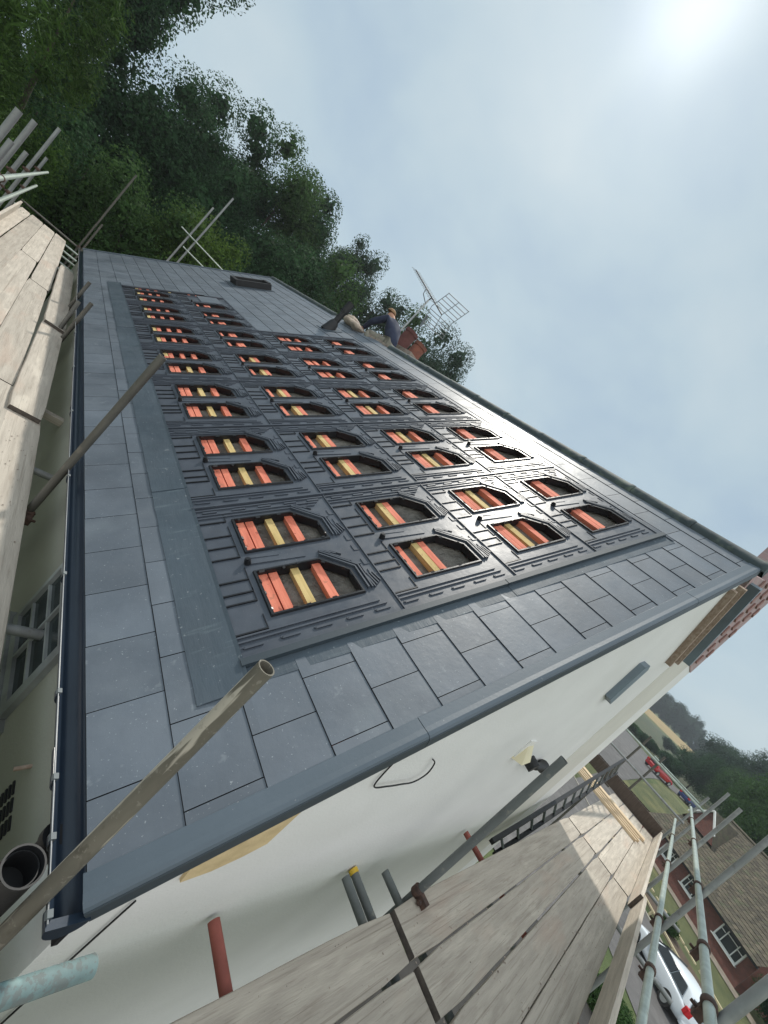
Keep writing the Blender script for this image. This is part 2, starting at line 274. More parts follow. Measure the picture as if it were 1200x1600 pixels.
def wloc(o):
    v = Vector((0, 0, 0))
    while o is not None: v += Vector(o.location); o = o.parent
    return v
def obj(name, mb, m, parent=None, origin=None, local=False, bevel=0.0):
    me = bpy.data.meshes.new(name)
    if origin is None: origin = (0, 0, 0)
    org = Vector((0, 0, 0)) if local else (wloc(parent) if parent else Vector(origin))
    me.from_pydata([tuple(Vector(v) - org) for v in mb.v], [], mb.f)
    me.polygons.foreach_set('use_smooth', mb.sm); 
    ms = m if isinstance(m, (list, tuple)) else [m]
    for q in ms: me.materials.append(M[q] if isinstance(q, str) else q)
    me.polygons.foreach_set('material_index', mb.mi)
    me.update()
    o = bpy.data.objects.new(name, me); C.objects.link(o)
    if parent: o.parent = parent
    else: o.location = origin
    if bevel > 0:
        b = o.modifiers.new('bevel', 'BEVEL'); b.width = bevel; b.segments = 2; b.limit_method = 'ANGLE'
    return o
def tag(o, label, cat, group=None, kind=None):
    o['label'] = label; o['category'] = cat
    if group: o['group'] = group
    if kind: o['kind'] = kind
    return o
def thing(name, label, cat, loc, group=None, rot=None):
    o = bpy.data.objects.new(name, None); C.objects.link(o); o.location = loc; o.empty_display_size = 0.2
    if rot is not None: o.rotation_euler = rot
    return tag(o, label, cat, group)
def struct(name, mb, m, origin=(0, 0, 0)):
    o = obj(name, mb, m, origin=origin); o['kind'] = 'structure'; return o
def dup(root, loc, label, group=None, rot=None, scale=None):
    r = root.copy(); C.objects.link(r); r.location = loc; r['label'] = label
    if group: r['group'] = group
    if rot is not None: r.rotation_euler = rot
    if scale is not None: r.scale = scale
    for ch in list(root.children):
        c = ch.copy(); C.objects.link(c); c.parent = r
        for g in list(ch.children):
            d = g.copy(); C.objects.link(d); d.parent = c
    return r
ORD = ['first', 'second', 'third', 'fourth', 'fifth', 'sixth', 'seventh', 'eighth', 'ninth', 'tenth']

# ------------------------------------------------------------------ roof frame
A = rad(39.97); K = 1.58
S = Vector((math.cos(A), 0, math.sin(A))); N = Vector((-math.sin(A), 0, math.cos(A))); Yv = Vector((0, 1, 0))
O = -N * K
RM = Matrix(((S.x, 0, N.x, O.x), (0, 1, 0, 0), (S.z, 0, N.z, O.z), (0, 0, 0, 1)))   # (s, y, off) -> world
def R3(s, y, off=0.0): return O + S * s + Yv * y + N * off

# ------------------------------------------------------------------ terrain
def ss(t): t = min(max(t, 0), 1); return t * t * (3 - 2 * t)
HP = [(-3000, -6.4), (8, -6.4), (22, -8), (48, -8), (85, -5.6), (180, -4.5), (280, -.5), (335, 4.5), (600, 14), (6000, 14)]
def zt(x, y):
    z = 14
    for (a, za), (b, zb) in zip(HP, HP[1:]):
        if x <= b:
            z = za + (zb - za) * (ss((x - a) / (b - a)) if b - a < 400 else (x - a) / (b - a)); break
    w = ss((y - 16) / 50) * (1 - ss((x - 50) / 60))
    return z + w * 9
xs = sorted(set(list(np.arange(-60, 130, 2.5)) + list(np.arange(130, 420, 10)) + [420, 470, 520, 600, 800, 1200, 2000, 3500, -80, -120, -200, -400, -900, -2500]))
ys = sorted(set(list(np.arange(-60, 80, 2.5)) + [80, 90, 105, 120, 150, 200, 300, 500, 900, 1800, 3000, -70, -85, -100, -130, -200, -350, -700, -1500, -3000]))
mb = MB(); vs = [(x, y, zt(x, y)) for x in xs for y in ys]; ny = len(ys)
mb.add(vs, [(i * ny + j, (i + 1) * ny + j, (i + 1) * ny + j + 1, i * ny + j + 1) for i in range(len(xs) - 1) for j in range(ny - 1)], True)
struct('ground', mb, 'grass')
def sheet(name, poly, m, off, step=2.0):
    """flat polygon draped on the terrain: poly is a 4 corner quad subdivided"""
    mb = MB(); a, b, c, d = [Vector((*p, 0)) for p in poly]
    nu = max(2, int((b - a).length / step)); nv_ = max(2, int((d - a).length / step)); vs = []
    for i in range(nu + 1):
        for j in range(nv_ + 1):
            u, v = i / nu, j / nv_
            p = (a * (1 - u) + b * u) * (1 - v) + (d * (1 - u) + c * u) * v
            vs.append((p.x, p.y, zt(p.x, p.y) + off))
    mb.add(vs, [(i * (nv_ + 1) + j, (i + 1) * (nv_ + 1) + j, (i + 1) * (nv_ + 1) + j + 1, i * (nv_ + 1) + j + 1) for i in range(nu) for j in range(nv_)], True)
    return struct(name, mb, m)
dv = Vector((.78, .62, 0)).normalized(); nv = Vector((-dv.y, dv.x, 0))
def DN(d, n, z=0.0): p = dv * d + nv * n; return Vector((p.x, p.y, z))
def dnp(d, n): p = DN(d, n); return (p.x, p.y)
sheet('road', [dnp(-6, -24.6), dnp(44, -24.6), dnp(44, -18.2), dnp(-6, -18.2)], 'asphalt', 0.03)
sheet('road_crossing', [(60, 2.2), (66, 12), (120, 12), (104, -1.5)], 'asphalt', 0.05)
sheet('lane', [(84, 3), (104, -1.5), (124, -12), (104, -9)], 'asphalt', 0.06)
sheet('lawn', [(56.5, -9), (86, -9), (88, -1.5), (60.6, 2.4)], 'lawn', 0.035)
sheet('field', [(296, -2.5), (300, 60), (345, 75), (345, -9)], 'field', 0.12, 6)
sheet('scrub_bank', [(128, -14), (128, 60), (285, 60), (285, -14)], 'scrub', 0.1, 8)
sheet('garden_lawn', [dnp(22, -32.0), dnp(46, -32.0), dnp(46, -25.6), dnp(22, -25.6)], 'lawn', 0.03)
sheet('garden_path', [dnp(22, -33.1), dnp(46, -33.1), dnp(46, -32.1), dnp(22, -32.1)], 'paving', 0.05)
sheet('flower_bed', [dnp(18, -27.4), dnp(34, -27.4), dnp(34, -25.8), dnp(18, -25.8)], 'soil', 0.06)
sheet('path', [(-4, -4.5), (20, -4.5), (20, .5), (-4, .5)], 'gap_shade', 0.04)  # added dark sheet so gaps between gable boards look shaded
sheet('driveway', [(20, -2.2), (55.5, -2.2), (55.5, 3.5), (20, 3.5)], 'asphalt', 0.05)
sheet('side_shade_sheet', [(-4, .5), (.85, .5), (.85, 22), (-4, 22)], 'gap_shade', 0.045)  # same added dark sheet, shade below the eave deck
mb = MB()
mb.box(-6, 44, -24.72, -24.6, -8.2, -7.87, Matrix(((dv.x, nv.x, 0, 0), (dv.y, nv.y, 0, 0), (0, 0, 1, 0), (0, 0, 0, 1))))
struct('kerb', mb, 'kerb')
RDN = Matrix(((dv.x, nv.x, 0, 0), (dv.y, nv.y, 0, 0), (0, 0, 1, 0), (0, 0, 0, 1)))

# ------------------------------------------------------------------ the house
GY = 0.57          # gable wall plane
XE = 0.88          # eave wall plane
XR = 6.85          # rear corner
YF = 13.3          # far verge
house = thing('house', 'cream rendered house whose grey slate roof is being re-covered for solar panels', 'house', (XE, GY, -6.4))
rng = random.Random(4)
SR = 4.2           # ridge at s
APX = R3(SR, 0).x; APZ = R3(SR, 0).z
def wallz(x): return R3(0, 0).z + (x - R3(0, 0).x) * math.tan(A) - 0.10
# gable wall : polygon in x-z
mb = MB()
poly = [(XE, -6.4), (XR, -6.4), (XR, 0.78), (5.15, 0.78), (APX, wallz(APX)), (XE, wallz(XE))]
def xzslab(mb, poly, y0, y1, mi=0):
    n = len(poly); vs = [(x, y0, z) for x, z in poly] + [(x, y1, z) for x, z in poly]
    mb.add(vs, [tuple(range(n)), tuple(range(n, 2 * n))[::-1]] + [((i + 1) % n, i, n + i, n + (i + 1) % n) for i in range(n)], mi=mi); return mb
obj('gable_wall', xzslab(mb, poly, GY, GY + 0.25), 'render', house)
mb = MB(); xzslab(mb, [(5.2, -6.4), (6.2, -6.4), (6.2, 0.775), (5.2, 0.775)], GY - 0.0025, GY + 0.1)
obj('darker_cream_band', mb, 'render2', house)  # vertical strip of darker cream, slightly proud of the wall
mb = MB(); mb.box(XE, XE + 0.25, GY + 0.25, YF - 0.05, -6.4, -1.42); obj('eave_wall', mb, 'eavewall_shaded', house)
mb = MB(); mb.box(XR - 0.25, XR, GY + 0.25, YF - 0.05, -6.4, 0.78); obj('rear_wall', mb, 'render', house)
mb = MB(); xzslab(mb, [(XE + .25, -6.4), (XR - .25, -6.4), (XR - .25, 0.7), (5.15, 0.7), (APX, wallz(APX)), (XE + .25, wallz(XE + .25))], YF - 0.3, YF - 0.06); obj('far_gable_wall', mb, 'render', house)
# tile hung cheek above rear roof slope
mb = MB(); xzslab(mb, [(5.15, 0.785), (XR, 0.785), (XR - 0.02, 2.28), (4.45, 1.48)], GY - 0.01, GY + 1.2); obj('tile_hung_cheek', mb, 'brick_p', house)
mb = MB()
for r in range(7):
    for c in range(9):
        x = 5.05 + c * 0.2 + (0.1 if r % 2 else 0); z = 0.86 + r * 0.18
        if x > 6.6 or z > 1.95 or (x < 4.6 + (1.9 - z) * 0.6): continue
        if (r + c) % 2 == 0:
            mb = MB(); mb.box(x, x + 0.13, GY - 0.026, GY - 0.012, z, z + 0.11); obj('hanging_tile', mb, 'dusty_tile', house)
mb = MB()
mb.bar((4.62, GY - .03, 1.46), (5.28, GY - .03, 0.66), 0.05, 0.13, (0, 1, 0)); obj('rear_verge_trim', mb, 'bluegrey', house)
mb = MB()
mb.bar((4.18, GY - .02, 1.2), (4.78, GY - .02, 0.48), 0.03, 0.06, (0, 1, 0)); mb.bar((4.36, GY - .02, 1.31), (4.98, GY - .02, 0.56), 0.03, 0.08, (0, 1, 0))
for q in (0,):
    pass
obj('barge_timber', mb, 'barge', house)
mb = MB(); xzslab(mb, [(1.10, wallz(1.10)), (1.14, -1.415), (1.24, -1.39), (1.33, -1.34), (1.40, -1.285), (1.41, wallz(1.41))], GY - 0.012, GY + 0.002)
obj('bare_ply_patch', mb, 'ply', house)
# roof deck, underlay
mb = MB(); mb.box(-0.2, SR - 0.02, 0.6, YF - 0.04, -0.16, -0.048, RM); obj('underlay', mb, 'underlay', house)
mb = MB()
rs_end = (6.9, -0.0)
vs = [(APX, 0.6, APZ - 0.03), (6.9, 0.6, -0.35), (6.9, YF, -0.35), (APX, YF, APZ - 0.03)]
vs2 = [(x, y, z - 0.1) for x, y, z in vs]
mb.add(vs + vs2, [(0, 1, 2, 3), (7, 6, 5, 4), (0, 4, 5, 1), (1, 5, 6, 2), (2, 6, 7, 3), (3, 7, 4, 0)]); obj('rear_roof_slope', mb, 'ridge', house)
# battens
def batten(s0, s1, y0, y1, m): 
    mb = MB(); h = rng.uniform(-0.001, 0.001)
    mb.box(s0, s1, y0, y1, -0.05, -0.005 + h, RM); return obj('batten', mb, m, house)
for s0, s1, segs in [(.505, .549, [('bat_red', .62, 5.4), ('bat_yel', 5.402, 7.0), ('bat_yel', 7.004, 9.4)]), (.557, .603, [('bat_red', .62, 9.4)]),
                     (.678, .722, [('bat_yel', .62, 5.2), ('bat_red', 5.204, 9.4)]), (.802, .85, [('bat_red', .62, 9.4)]),
                     (1.352, 1.392, [('bat_red', .62, 9.4)]), (1.482, 1.526, [('bat_yel', .62, 5.5), ('bat_red', 5.504, 9.3)]), (1.53, 1.577, [('bat_red', .62, 9.3)]),
                     (2.216, 2.256, [('bat_red', .62, 6.9)]), (2.26, 2.30, [('bat_red', .62, 6.9)]), (2.333, 2.385, [('bat_yel', .62, 4.9), ('bat_red', 4.904, 6.9)]), (2.49, 2.54, [('bat_red', .62, 6.9)]),
                     (3.135, 3.185, [('bat_red', .62, 6.9)]), (3.19, 3.24, [('bat_red', .62, 6.9)]),
                     (1.03, 1.07, [('bat_yel', .62, 9.3)]), (1.84, 1.88, [('bat_red', .62, 9.3)]), (2.74, 2.78, [('bat_red', .62, 6.9)])]:
    for m, y0, y1 in segs: batten(s0, s1, y0, y1, m)
# slates
YT0, YA1, YB1 = 1.05, 9.36, 6.88
EX = [(0.10, 0.287, 0.985, 9.5), (0.287, 1.962, YT0, YA1), (1.962, 3.66, YT0, YB1)]
def slates():
    mb = MB(); g = 0.248; gap = 0.002
    for j in range(18):
        a = -0.245 + g * j; b = min(a + g, SR - 0.01)
        o = 0.80 if j % 2 == 0 else 0.952
        y = o - 0.6
        while y < YF - 0.03:
            y0 = max(y + gap, 0.60); y1 = min(y + 0.3 - gap, YF - 0.03); y += 0.3
            if y1 <= y0: continue
            hit = [e for e in EX if e[2] < y1 and e[3] > y0 and e[0] < b - .004 and e[1] > a + .004]
            cuts = sorted(set([a, b] + [v for e in hit for v in e[:2] if a + 0.004 < v < b - 0.004]))
            j1, j2 = rng.uniform(-.001, .001), rng.uniform(-.001, .001)
            for a2, b2 in zip(cuts, cuts[1:]):
                mid = (a2 + b2) / 2; segs = [(y0, y1)]
                for e in hit:
                    if not (e[0] <= mid <= e[1]): continue
                    ns = []
                    for q0, q1 in segs:
                        if e[3] <= q0 or e[2] >= q1: ns.append((q0, q1)); continue
                        if q0 < e[2]: ns.append((q0, e[2]))
                        if q1 > e[3]: ns.append((e[3], q1))
                    segs = ns
                for q0, q1 in segs:
                    if q1 - q0 < 0.01: continue
                    f0 = (a2 - a) / g; f1 = (b2 - a) / g; full = a2 == a
                    t0 = 0.0100 - f0 * 0.0045; t1 = 0.0100 - f1 * 0.0045
                    sa = a2 + (j1 * .8 if full else 0); sb = sa + (0.0035 if full else 0.0)
                    bot = 0.0045 if full else -0.004
                    vs = [RM @ Vector(p) for p in [(sa, q0, bot), (sa, q1, bot), (b2, q1, -0.006), (b2, q0, -0.006), (sb, q0, t0 + j1 * .5), (sb, q1, t0 + j2 * .5), (b2, q1, t1 + j2 * .5), (b2, q0, t1 + j1 * .5)]]
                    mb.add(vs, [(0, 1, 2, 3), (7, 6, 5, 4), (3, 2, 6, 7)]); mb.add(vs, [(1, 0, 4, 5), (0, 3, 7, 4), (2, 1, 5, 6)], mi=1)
    return mb
sl_ = slates()
sl_.box(-0.2, 4.15, 0.61, YF - 0.04, -0.061, -0.058, RM) if False else None
obj('slate_covering', sl_, ['slate', 'slate_edge_shade'], house)
# dark counter sheet under the slate joints (roof boarding), with holes left where trays are
mb = MB()
for (s0, s1, y0, y1) in [(-.24, .28, .6, YF - .05), (.28, 3.64, .6, 1.12), (.28, 3.64, 9.3, YF - .05), (1.95, 3.64, 6.85, 9.3), (3.64, SR - .03, .6, YF - .05)]:
    mb.box(s0, s1, y0, y1, -0.03, -0.0085, RM)
obj('roof_boarding', mb, 'black', house)
# apron flashing under trays (several overlapping lengths), side flashing
for i, (y0, y1) in enumerate([(0.985, 2.55), (2.5, 4.5), (4.46, 6.5), (6.45, 9.5)]):
    mb = MB(); s_lo = 0.098 if i < 2 else (0.094 if i == 2 else 0.1)
    h = 0.012 + 0.0035 * (i % 2)
    pr = [(s_lo, -0.002), (s_lo, h), (0.2, h + 0.004), (0.283, h + 0.010), (0.30, h + 0.016), (0.30, 0.004)]
    nseg = 14; vs = []
    for k in range(nseg + 1):
        y = y0 + (y1 - y0) * k / nseg
        for q, (a_, b_) in enumerate(pr): vs.append(RM @ Vector((a_ + (rng.uniform(-.002, .002) if q in (0, 1) else 0), y, b_ + (rng.uniform(0, .0025) if q in (1, 2) else 0))))
    npf = len(pr)
    mb.add(vs, [(k * npf + i_, k * npf + (i_ + 1) % npf, (k + 1) * npf + (i_ + 1) % npf, (k + 1) * npf + i_) for k in range(nseg) for i_ in range(npf)], False)
    mb.add(vs[:npf], [tuple(range(npf))]); mb.add(vs[-npf:], [tuple(range(npf))[::-1]])
    obj('apron_flashing', mb, 'flash', house)
for i, (s0, s1) in enumerate([(0.287, 1.85), (1.84, 3.68)]):
    mb = MB(); h = 0.002 * i
    prof = [(1.0, 0.0), (1.0, 0.009 + h), (1.083, 0.010 + h), (1.083, 0.0)]   # (y, off)
    vs = [RM @ Vector((s0, a_, b_)) for a_, b_ in prof] + [RM @ Vector((s1, a_, b_)) for a_, b_ in prof]; n_ = len(prof)
    mb.add(vs, [((i_ + 1) % n_, i_, n_ + i_, n_ + (i_ + 1) % n_) for i_ in range(n_)] + [tuple(range(n_)), tuple(range(n_, 2 * n_))[::-1]])
    obj('side_flashing', mb, 'flash', house)
    mb = MB(); mb.box(s0, s1 - .003, 1.0835, 1.118, 0.0, 0.034 + h, RM); obj('shaded_upstand', mb, 'trim_shaded', house)  # drop face of the side flashing, its shade painted as darker plastic
# black side channels at the top and far sides of the tray field
mb = MB()
mb.box(3.628, 3.668, 1.09, YB1, 0.0, 0.02, RM); mb.box(3.672, 3.70, 1.02, 1.3, 0.0, 0.018, RM)
mb.box(0.29, 1.47, 9.30, 9.36, 0.0, 0.02, RM); mb.box(1.64, 1.99, 9.22, 9.28, 0.0, 0.02, RM)
mb.box(1.958, 1.985, YB1 + .03, 9.21, 0.0, 0.02, RM); mb.box(1.99, 3.66, YB1 - .02, YB1 + .025, 0.0, 0.02, RM)
obj('perimeter_channel', mb, 'tray', house)
# verge trims
for i in range(4):
    s0 = -0.25 + i * 1.115; s1 = min(s0 + 1.113, SR - 0.02); e_ = 0.0012 * (i % 2)
    def strip(prof, closed=True):
        b_ = MB(); vs = [RM @ Vector((s0, a_, c_)) for a_, c_ in prof] + [RM @ Vector((s1, a_, c_)) for a_, c_ in prof]; n_ = len(prof)
        b_.add(vs, [((k + 1) % n_, k, n_ + k, n_ + (k + 1) % n_) for k in range(n_)]); b_.add(vs, [tuple(range(n_)), tuple(range(n_, 2 * n_))[::-1]]); return b_
    v_ = obj('verge_trim', strip([(0.618, 0.004), (0.612, 0.0105 + e_), (0.565, 0.0135 + e_), (0.543, 0.0175 + e_), (0.530, 0.014 + e_), (0.5245 - e_, 0.004), (0.540, 0.0)]), 'trim', house)
    obj('verge_face', strip([(0.5235 - e_, 0.003), (0.521 - e_, -0.001), (0.527, -0.075), (0.552, -0.078), (0.545, 0.002)]), 'trim_shaded', v_)  # outer face of the same trim, in the shade-darkened colour
mb = MB(); mb.box(-0.25, SR, YF - 0.06, YF + 0.02, -0.08, 0.03, RM); obj('far_verge_trim', mb, 'trim', house)
# ridge caps
y = 0.5; i = 0
while y < YF - 0.1:
    y1 = min(y + 0.6, YF); mb = MB(); a_ = Vector((APX, 0, APZ)); r0 = 0.072 + rng.uniform(-.002, .002); lift = rng.uniform(-.002, .003)
    mb2 = []
    for yy, rr in ((y, r0), (y + 0.01, r0 + .0035), (y + 0.045, r0 + .0035), (y + 0.05, r0), (y1 - 0.004, r0 - .001)):
        for k in range(9):
            t = math.pi * (0.5 - (k / 8 - 0.5) * 1.25)
            mb2.append((APX + rr * math.cos(t), yy, APZ - 0.02 + lift + rr * 1.05 * math.sin(t)))
    mb.add(mb2, [(p * 9 + k, (p + 1) * 9 + k, (p + 1) * 9 + k + 1, p * 9 + k + 1) for p in range(4) for k in range(8)], True)
    mb.add(mb2[:9], [tuple(range(9))])
    if not (6.2 < y < 8.3): obj('ridge_cap', mb, 'ridge', house)
    y += 0.6; i += 1
# fascia and soffit
mb = MB(); mb.box(0.846, 0.862, GY - 0.03, YF, -1.55, -1.39); mb.box(0.862, XE, GY - 0.01, YF, -1.545, -1.52); obj('fascia', mb, 'black', house)
# gutter
gut = MB(); gx, gz, gr = 0.80, -1.395, 0.047
prof = [(gr * math.cos(t), -gr * math.sin(t)) for t in [math.pi * k / 12 for k in range(13)]]
prof2 = [((gr - .004) * math.cos(t), -(gr - .004) * math.sin(t)) for t in [math.pi * (12 - k) / 12 for k in range(13)]]
pp = prof + prof2
gut.sweep(pp, (gx, 0.53, gz), (gx, YF + .03, gz), (1, 0, 0), (0, 0, 1), True, 0, True)
gu = obj('gutter', gut, 'gutter', house)
mb = MB(); mb.sweep([(a_ * 1.14, b_ * 1.16 + 0.002) for a_, b_ in prof] , (gx, 0.518, gz), (gx, 0.54, gz), (1, 0, 0), (0, 0, 1)); obj('end_cap', mb, 'gutter', gu)
for y in (0.95, 3.9, 6.9, 9.9):
    mb = MB(); mb.sweep([(a_ * 1.1, b_ * 1.1) for a_, b_ in prof] + [(a_ * 1.0, b_ * 1.0) for a_, b_ in prof[::-1]], (gx, y - 0.05, gz), (gx, y + 0.05, gz), (1, 0, 0), (0, 0, 1)); obj('union_joint', mb, 'gutter', gu)
mb = MB(); mb.tube([(gx - gr - .004, 0.53, gz + .006), (gx - gr - .004, YF, gz + .006)], 0.0022, 8); obj('steel_rod', mb, 'steel', gu)
for y in [0.55, 0.73, 0.9, 1.21, 1.85, 2.75, 3.75, 4.8, 6.0, 7.3, 8.8, 10.4, 12.0]:
    mb = MB(); mb.sweep([(a_ * 1.13, b_ * 1.13) for a_, b_ in prof] + [(a_ * 1.03, b_ * 1.03) for a_, b_ in prof[::-1]], (gx, y - 0.013, gz), (gx, y + 0.013, gz), (1, 0, 0), (0, 0, 1))
    br = obj('gutter_bracket', mb, 'gutter', gu)
    mb = MB(); mb.box(gx - gr - .008, gx - gr + .006, y - .009, y + .009, gz - .002, gz + .011); obj('rod_clip', mb, 'dullgrey', br)
mb = MB(); mb.tube([(gx, .76, gz - .05), (gx, .76, gz - .13)], 0.036, 20, hollow=0.003); mb.tube([(gx - .004, .76, gz - .046), (gx - .004, .76, gz - .07)], 0.043, 20); obj('outlet_spigot', mb, 'black', gu)
mb = MB(); mb.tube([(gx, .76, gz - .0445), (gx, .76, gz - .0425)], 0.028, 20); obj('outlet_hole', mb, 'black', gu)
# eave wall window
win = MB(); x0 = XE - 0.03
fy0, fy1, fz0, fz1 = 1.58, 2.2, -2.02, -1.56
for b_ in [(fy0, fy0 + .05, fz0, fz1), (fy1 - .03, fy1, fz0, fz1), (fy0 + .05, fy1 - .03, fz0, fz0 + .05), (fy0 + .05, fy1 - .03, fz1 - .04, fz1), (1.88, 1.895, fz0 + .05, fz1 - .04)]:
    win.box(x0, XE + .05, b_[0], b_[1], b_[2], b_[3])
for z in (-1.72, -1.86): win.box(x0 + .005, XE, fy0 + .05, fy1 - .05, z, z + .012)
w = obj('eave_window', win, 'grey_upvc', house)
mb = MB(); mb.box(XE - .012, XE + .02, fy0 + .04, fy1 - .04, fz0 + .04, fz1 - .03); obj('pane', mb, 'glass', w)
mb = MB(); mb.box(XE - .045, XE + .02, fy0 - .06, fy1 + .05, fz0 - .03, fz0 - .004); obj('sill', mb, 'grey_upvc', w)
mb = MB()
for k in range(18):
    for c in range(3): mb.box(XE - .006, XE + .002, 1.03 + c * .065, 1.08 + c * .065, -2.3 + k * .024, -2.29 + k * .024)
g_ = obj('vent_grille', mb, 'black', house)
mb = MB(); mb.tube([(XE + .01, 1.2, -1.78), (XE - .05, 1.2, -1.8)], 0.008, 10, hollow=.002); obj('overflow_pipe', mb, 'barge', house)
# narrow slit window in the gable
mb = MB(); mb.prism([(3.90, -.10), (4.06, -.13), (4.06, .27), (3.98, .3), (3.90, .26)][::-1], 0, 0.05, Matrix(((1, 0, 0, 0), (0, 0, 1, GY - .05), (0, 1, 0, 0), (0, 0, 0, 1)))); sw = obj('wall_vent_hood', mb, 'bluegrey', house)
mb = MB(); mb.box(4.064, 4.13, GY - .03, GY + .01, -.12, .27); obj('vent_side_panel', mb, 'render2', sw)
# skylight in the roof
mb = MB()
a0, a1, b0, b1 = 2.62, 3.44, 10.95, 11.5
mb.box(a0, a1, b0, b0 + .07, 0, .15, RM); mb.box(a0, a1, b1 - .07, b1, 0, .15, RM); mb.box(a0, a0 + .07, b0 + .07, b1 - .07, 0, .15, RM); mb.box(a1 - .07, a1, b0 + .07, b1 - .07, 0, .17, RM)
sk = obj('skylight', mb, 'black', house)
mb = MB(); mb.box(a0 + .06, a1 - .06, b0 + .06, b1 - .06, .02, .085, RM); obj('pane', mb, 'glass', sk)
mb = MB(); mb.box(a0 - .1, a1 + .06, b0 - .09, b1 + .09, .005, .02, RM); obj('skylight_flashing', mb, 'flash', sk)
# soil vent pipe
vb = R3(3.43, 7.5)
mb = MB(); mb.tube([vb - Vector((0, 0, .05)), vb + Vector((0, 0, .16)), vb + Vector((0, 0, .2))], [.13, .085, .06], 20)
vp = obj('vent_pipe_collar', mb, 'black', house)
mb = MB(); mb.tube([vb + Vector((0, 0, .15)), vb + Vector((0, 0, .46))], .055, 20); mb.tube([vb + Vector((0, 0, .42)), vb + Vector((0, 0, .62))], .07, 20, hollow=.006)
obj('vent_pipe', mb, 'black', vp)
mb = MB(); mb.box(3.28, 3.62, 7.3, 7.7, 0.012, 0.018, RM); obj('lead_slate', mb, 'flash', vp)
# chimney seen over the ridge, with two terracotta pots
mb = MB(); mb.box(4.92, 5.48, 6.95, 8.2, 0.1, 1.78); ch = obj('chimney', mb, 'brick', house)
mb = MB(); mb.box(4.88, 5.52, 6.9, 8.25, 1.782, 1.86); obj('chimney_cap', mb, 'mortar', ch)
for (y, z1, m, r) in ((7.25, 2.2, 'terracotta', .145), (7.8, 2.36, 'terracotta2', .15)):
    mb = MB(); mb.tube([(5.2, y, 1.86), (5.2, y, 1.92), (5.2, y, z1 - .07)], [r * 1.06, r, r * .95], 20); mb.tube([(5.2, y, z1 - .07), (5.2, y, z1)], r * 1.06, 20, hollow=.03); obj('chimney_pot', mb, m, ch)
mb = MB(); mb.box(6.32, 6.85, .6, .92, 1.5, 4.2); ch2 = obj('gable_chimney', mb, 'brick_p', house)
# loose mortar bedding where ridge tiles are off
mb = MB()
for k in range(16):
    y = 6.0 + k * .15; s_ = rng.uniform(.03, .07)
    mb.box(APX - s_, APX + s_ * .8, y, y + .13, APZ - .05, APZ + rng.uniform(-.01, .04))
obj('bedding_mortar', mb, 'mortar', house)

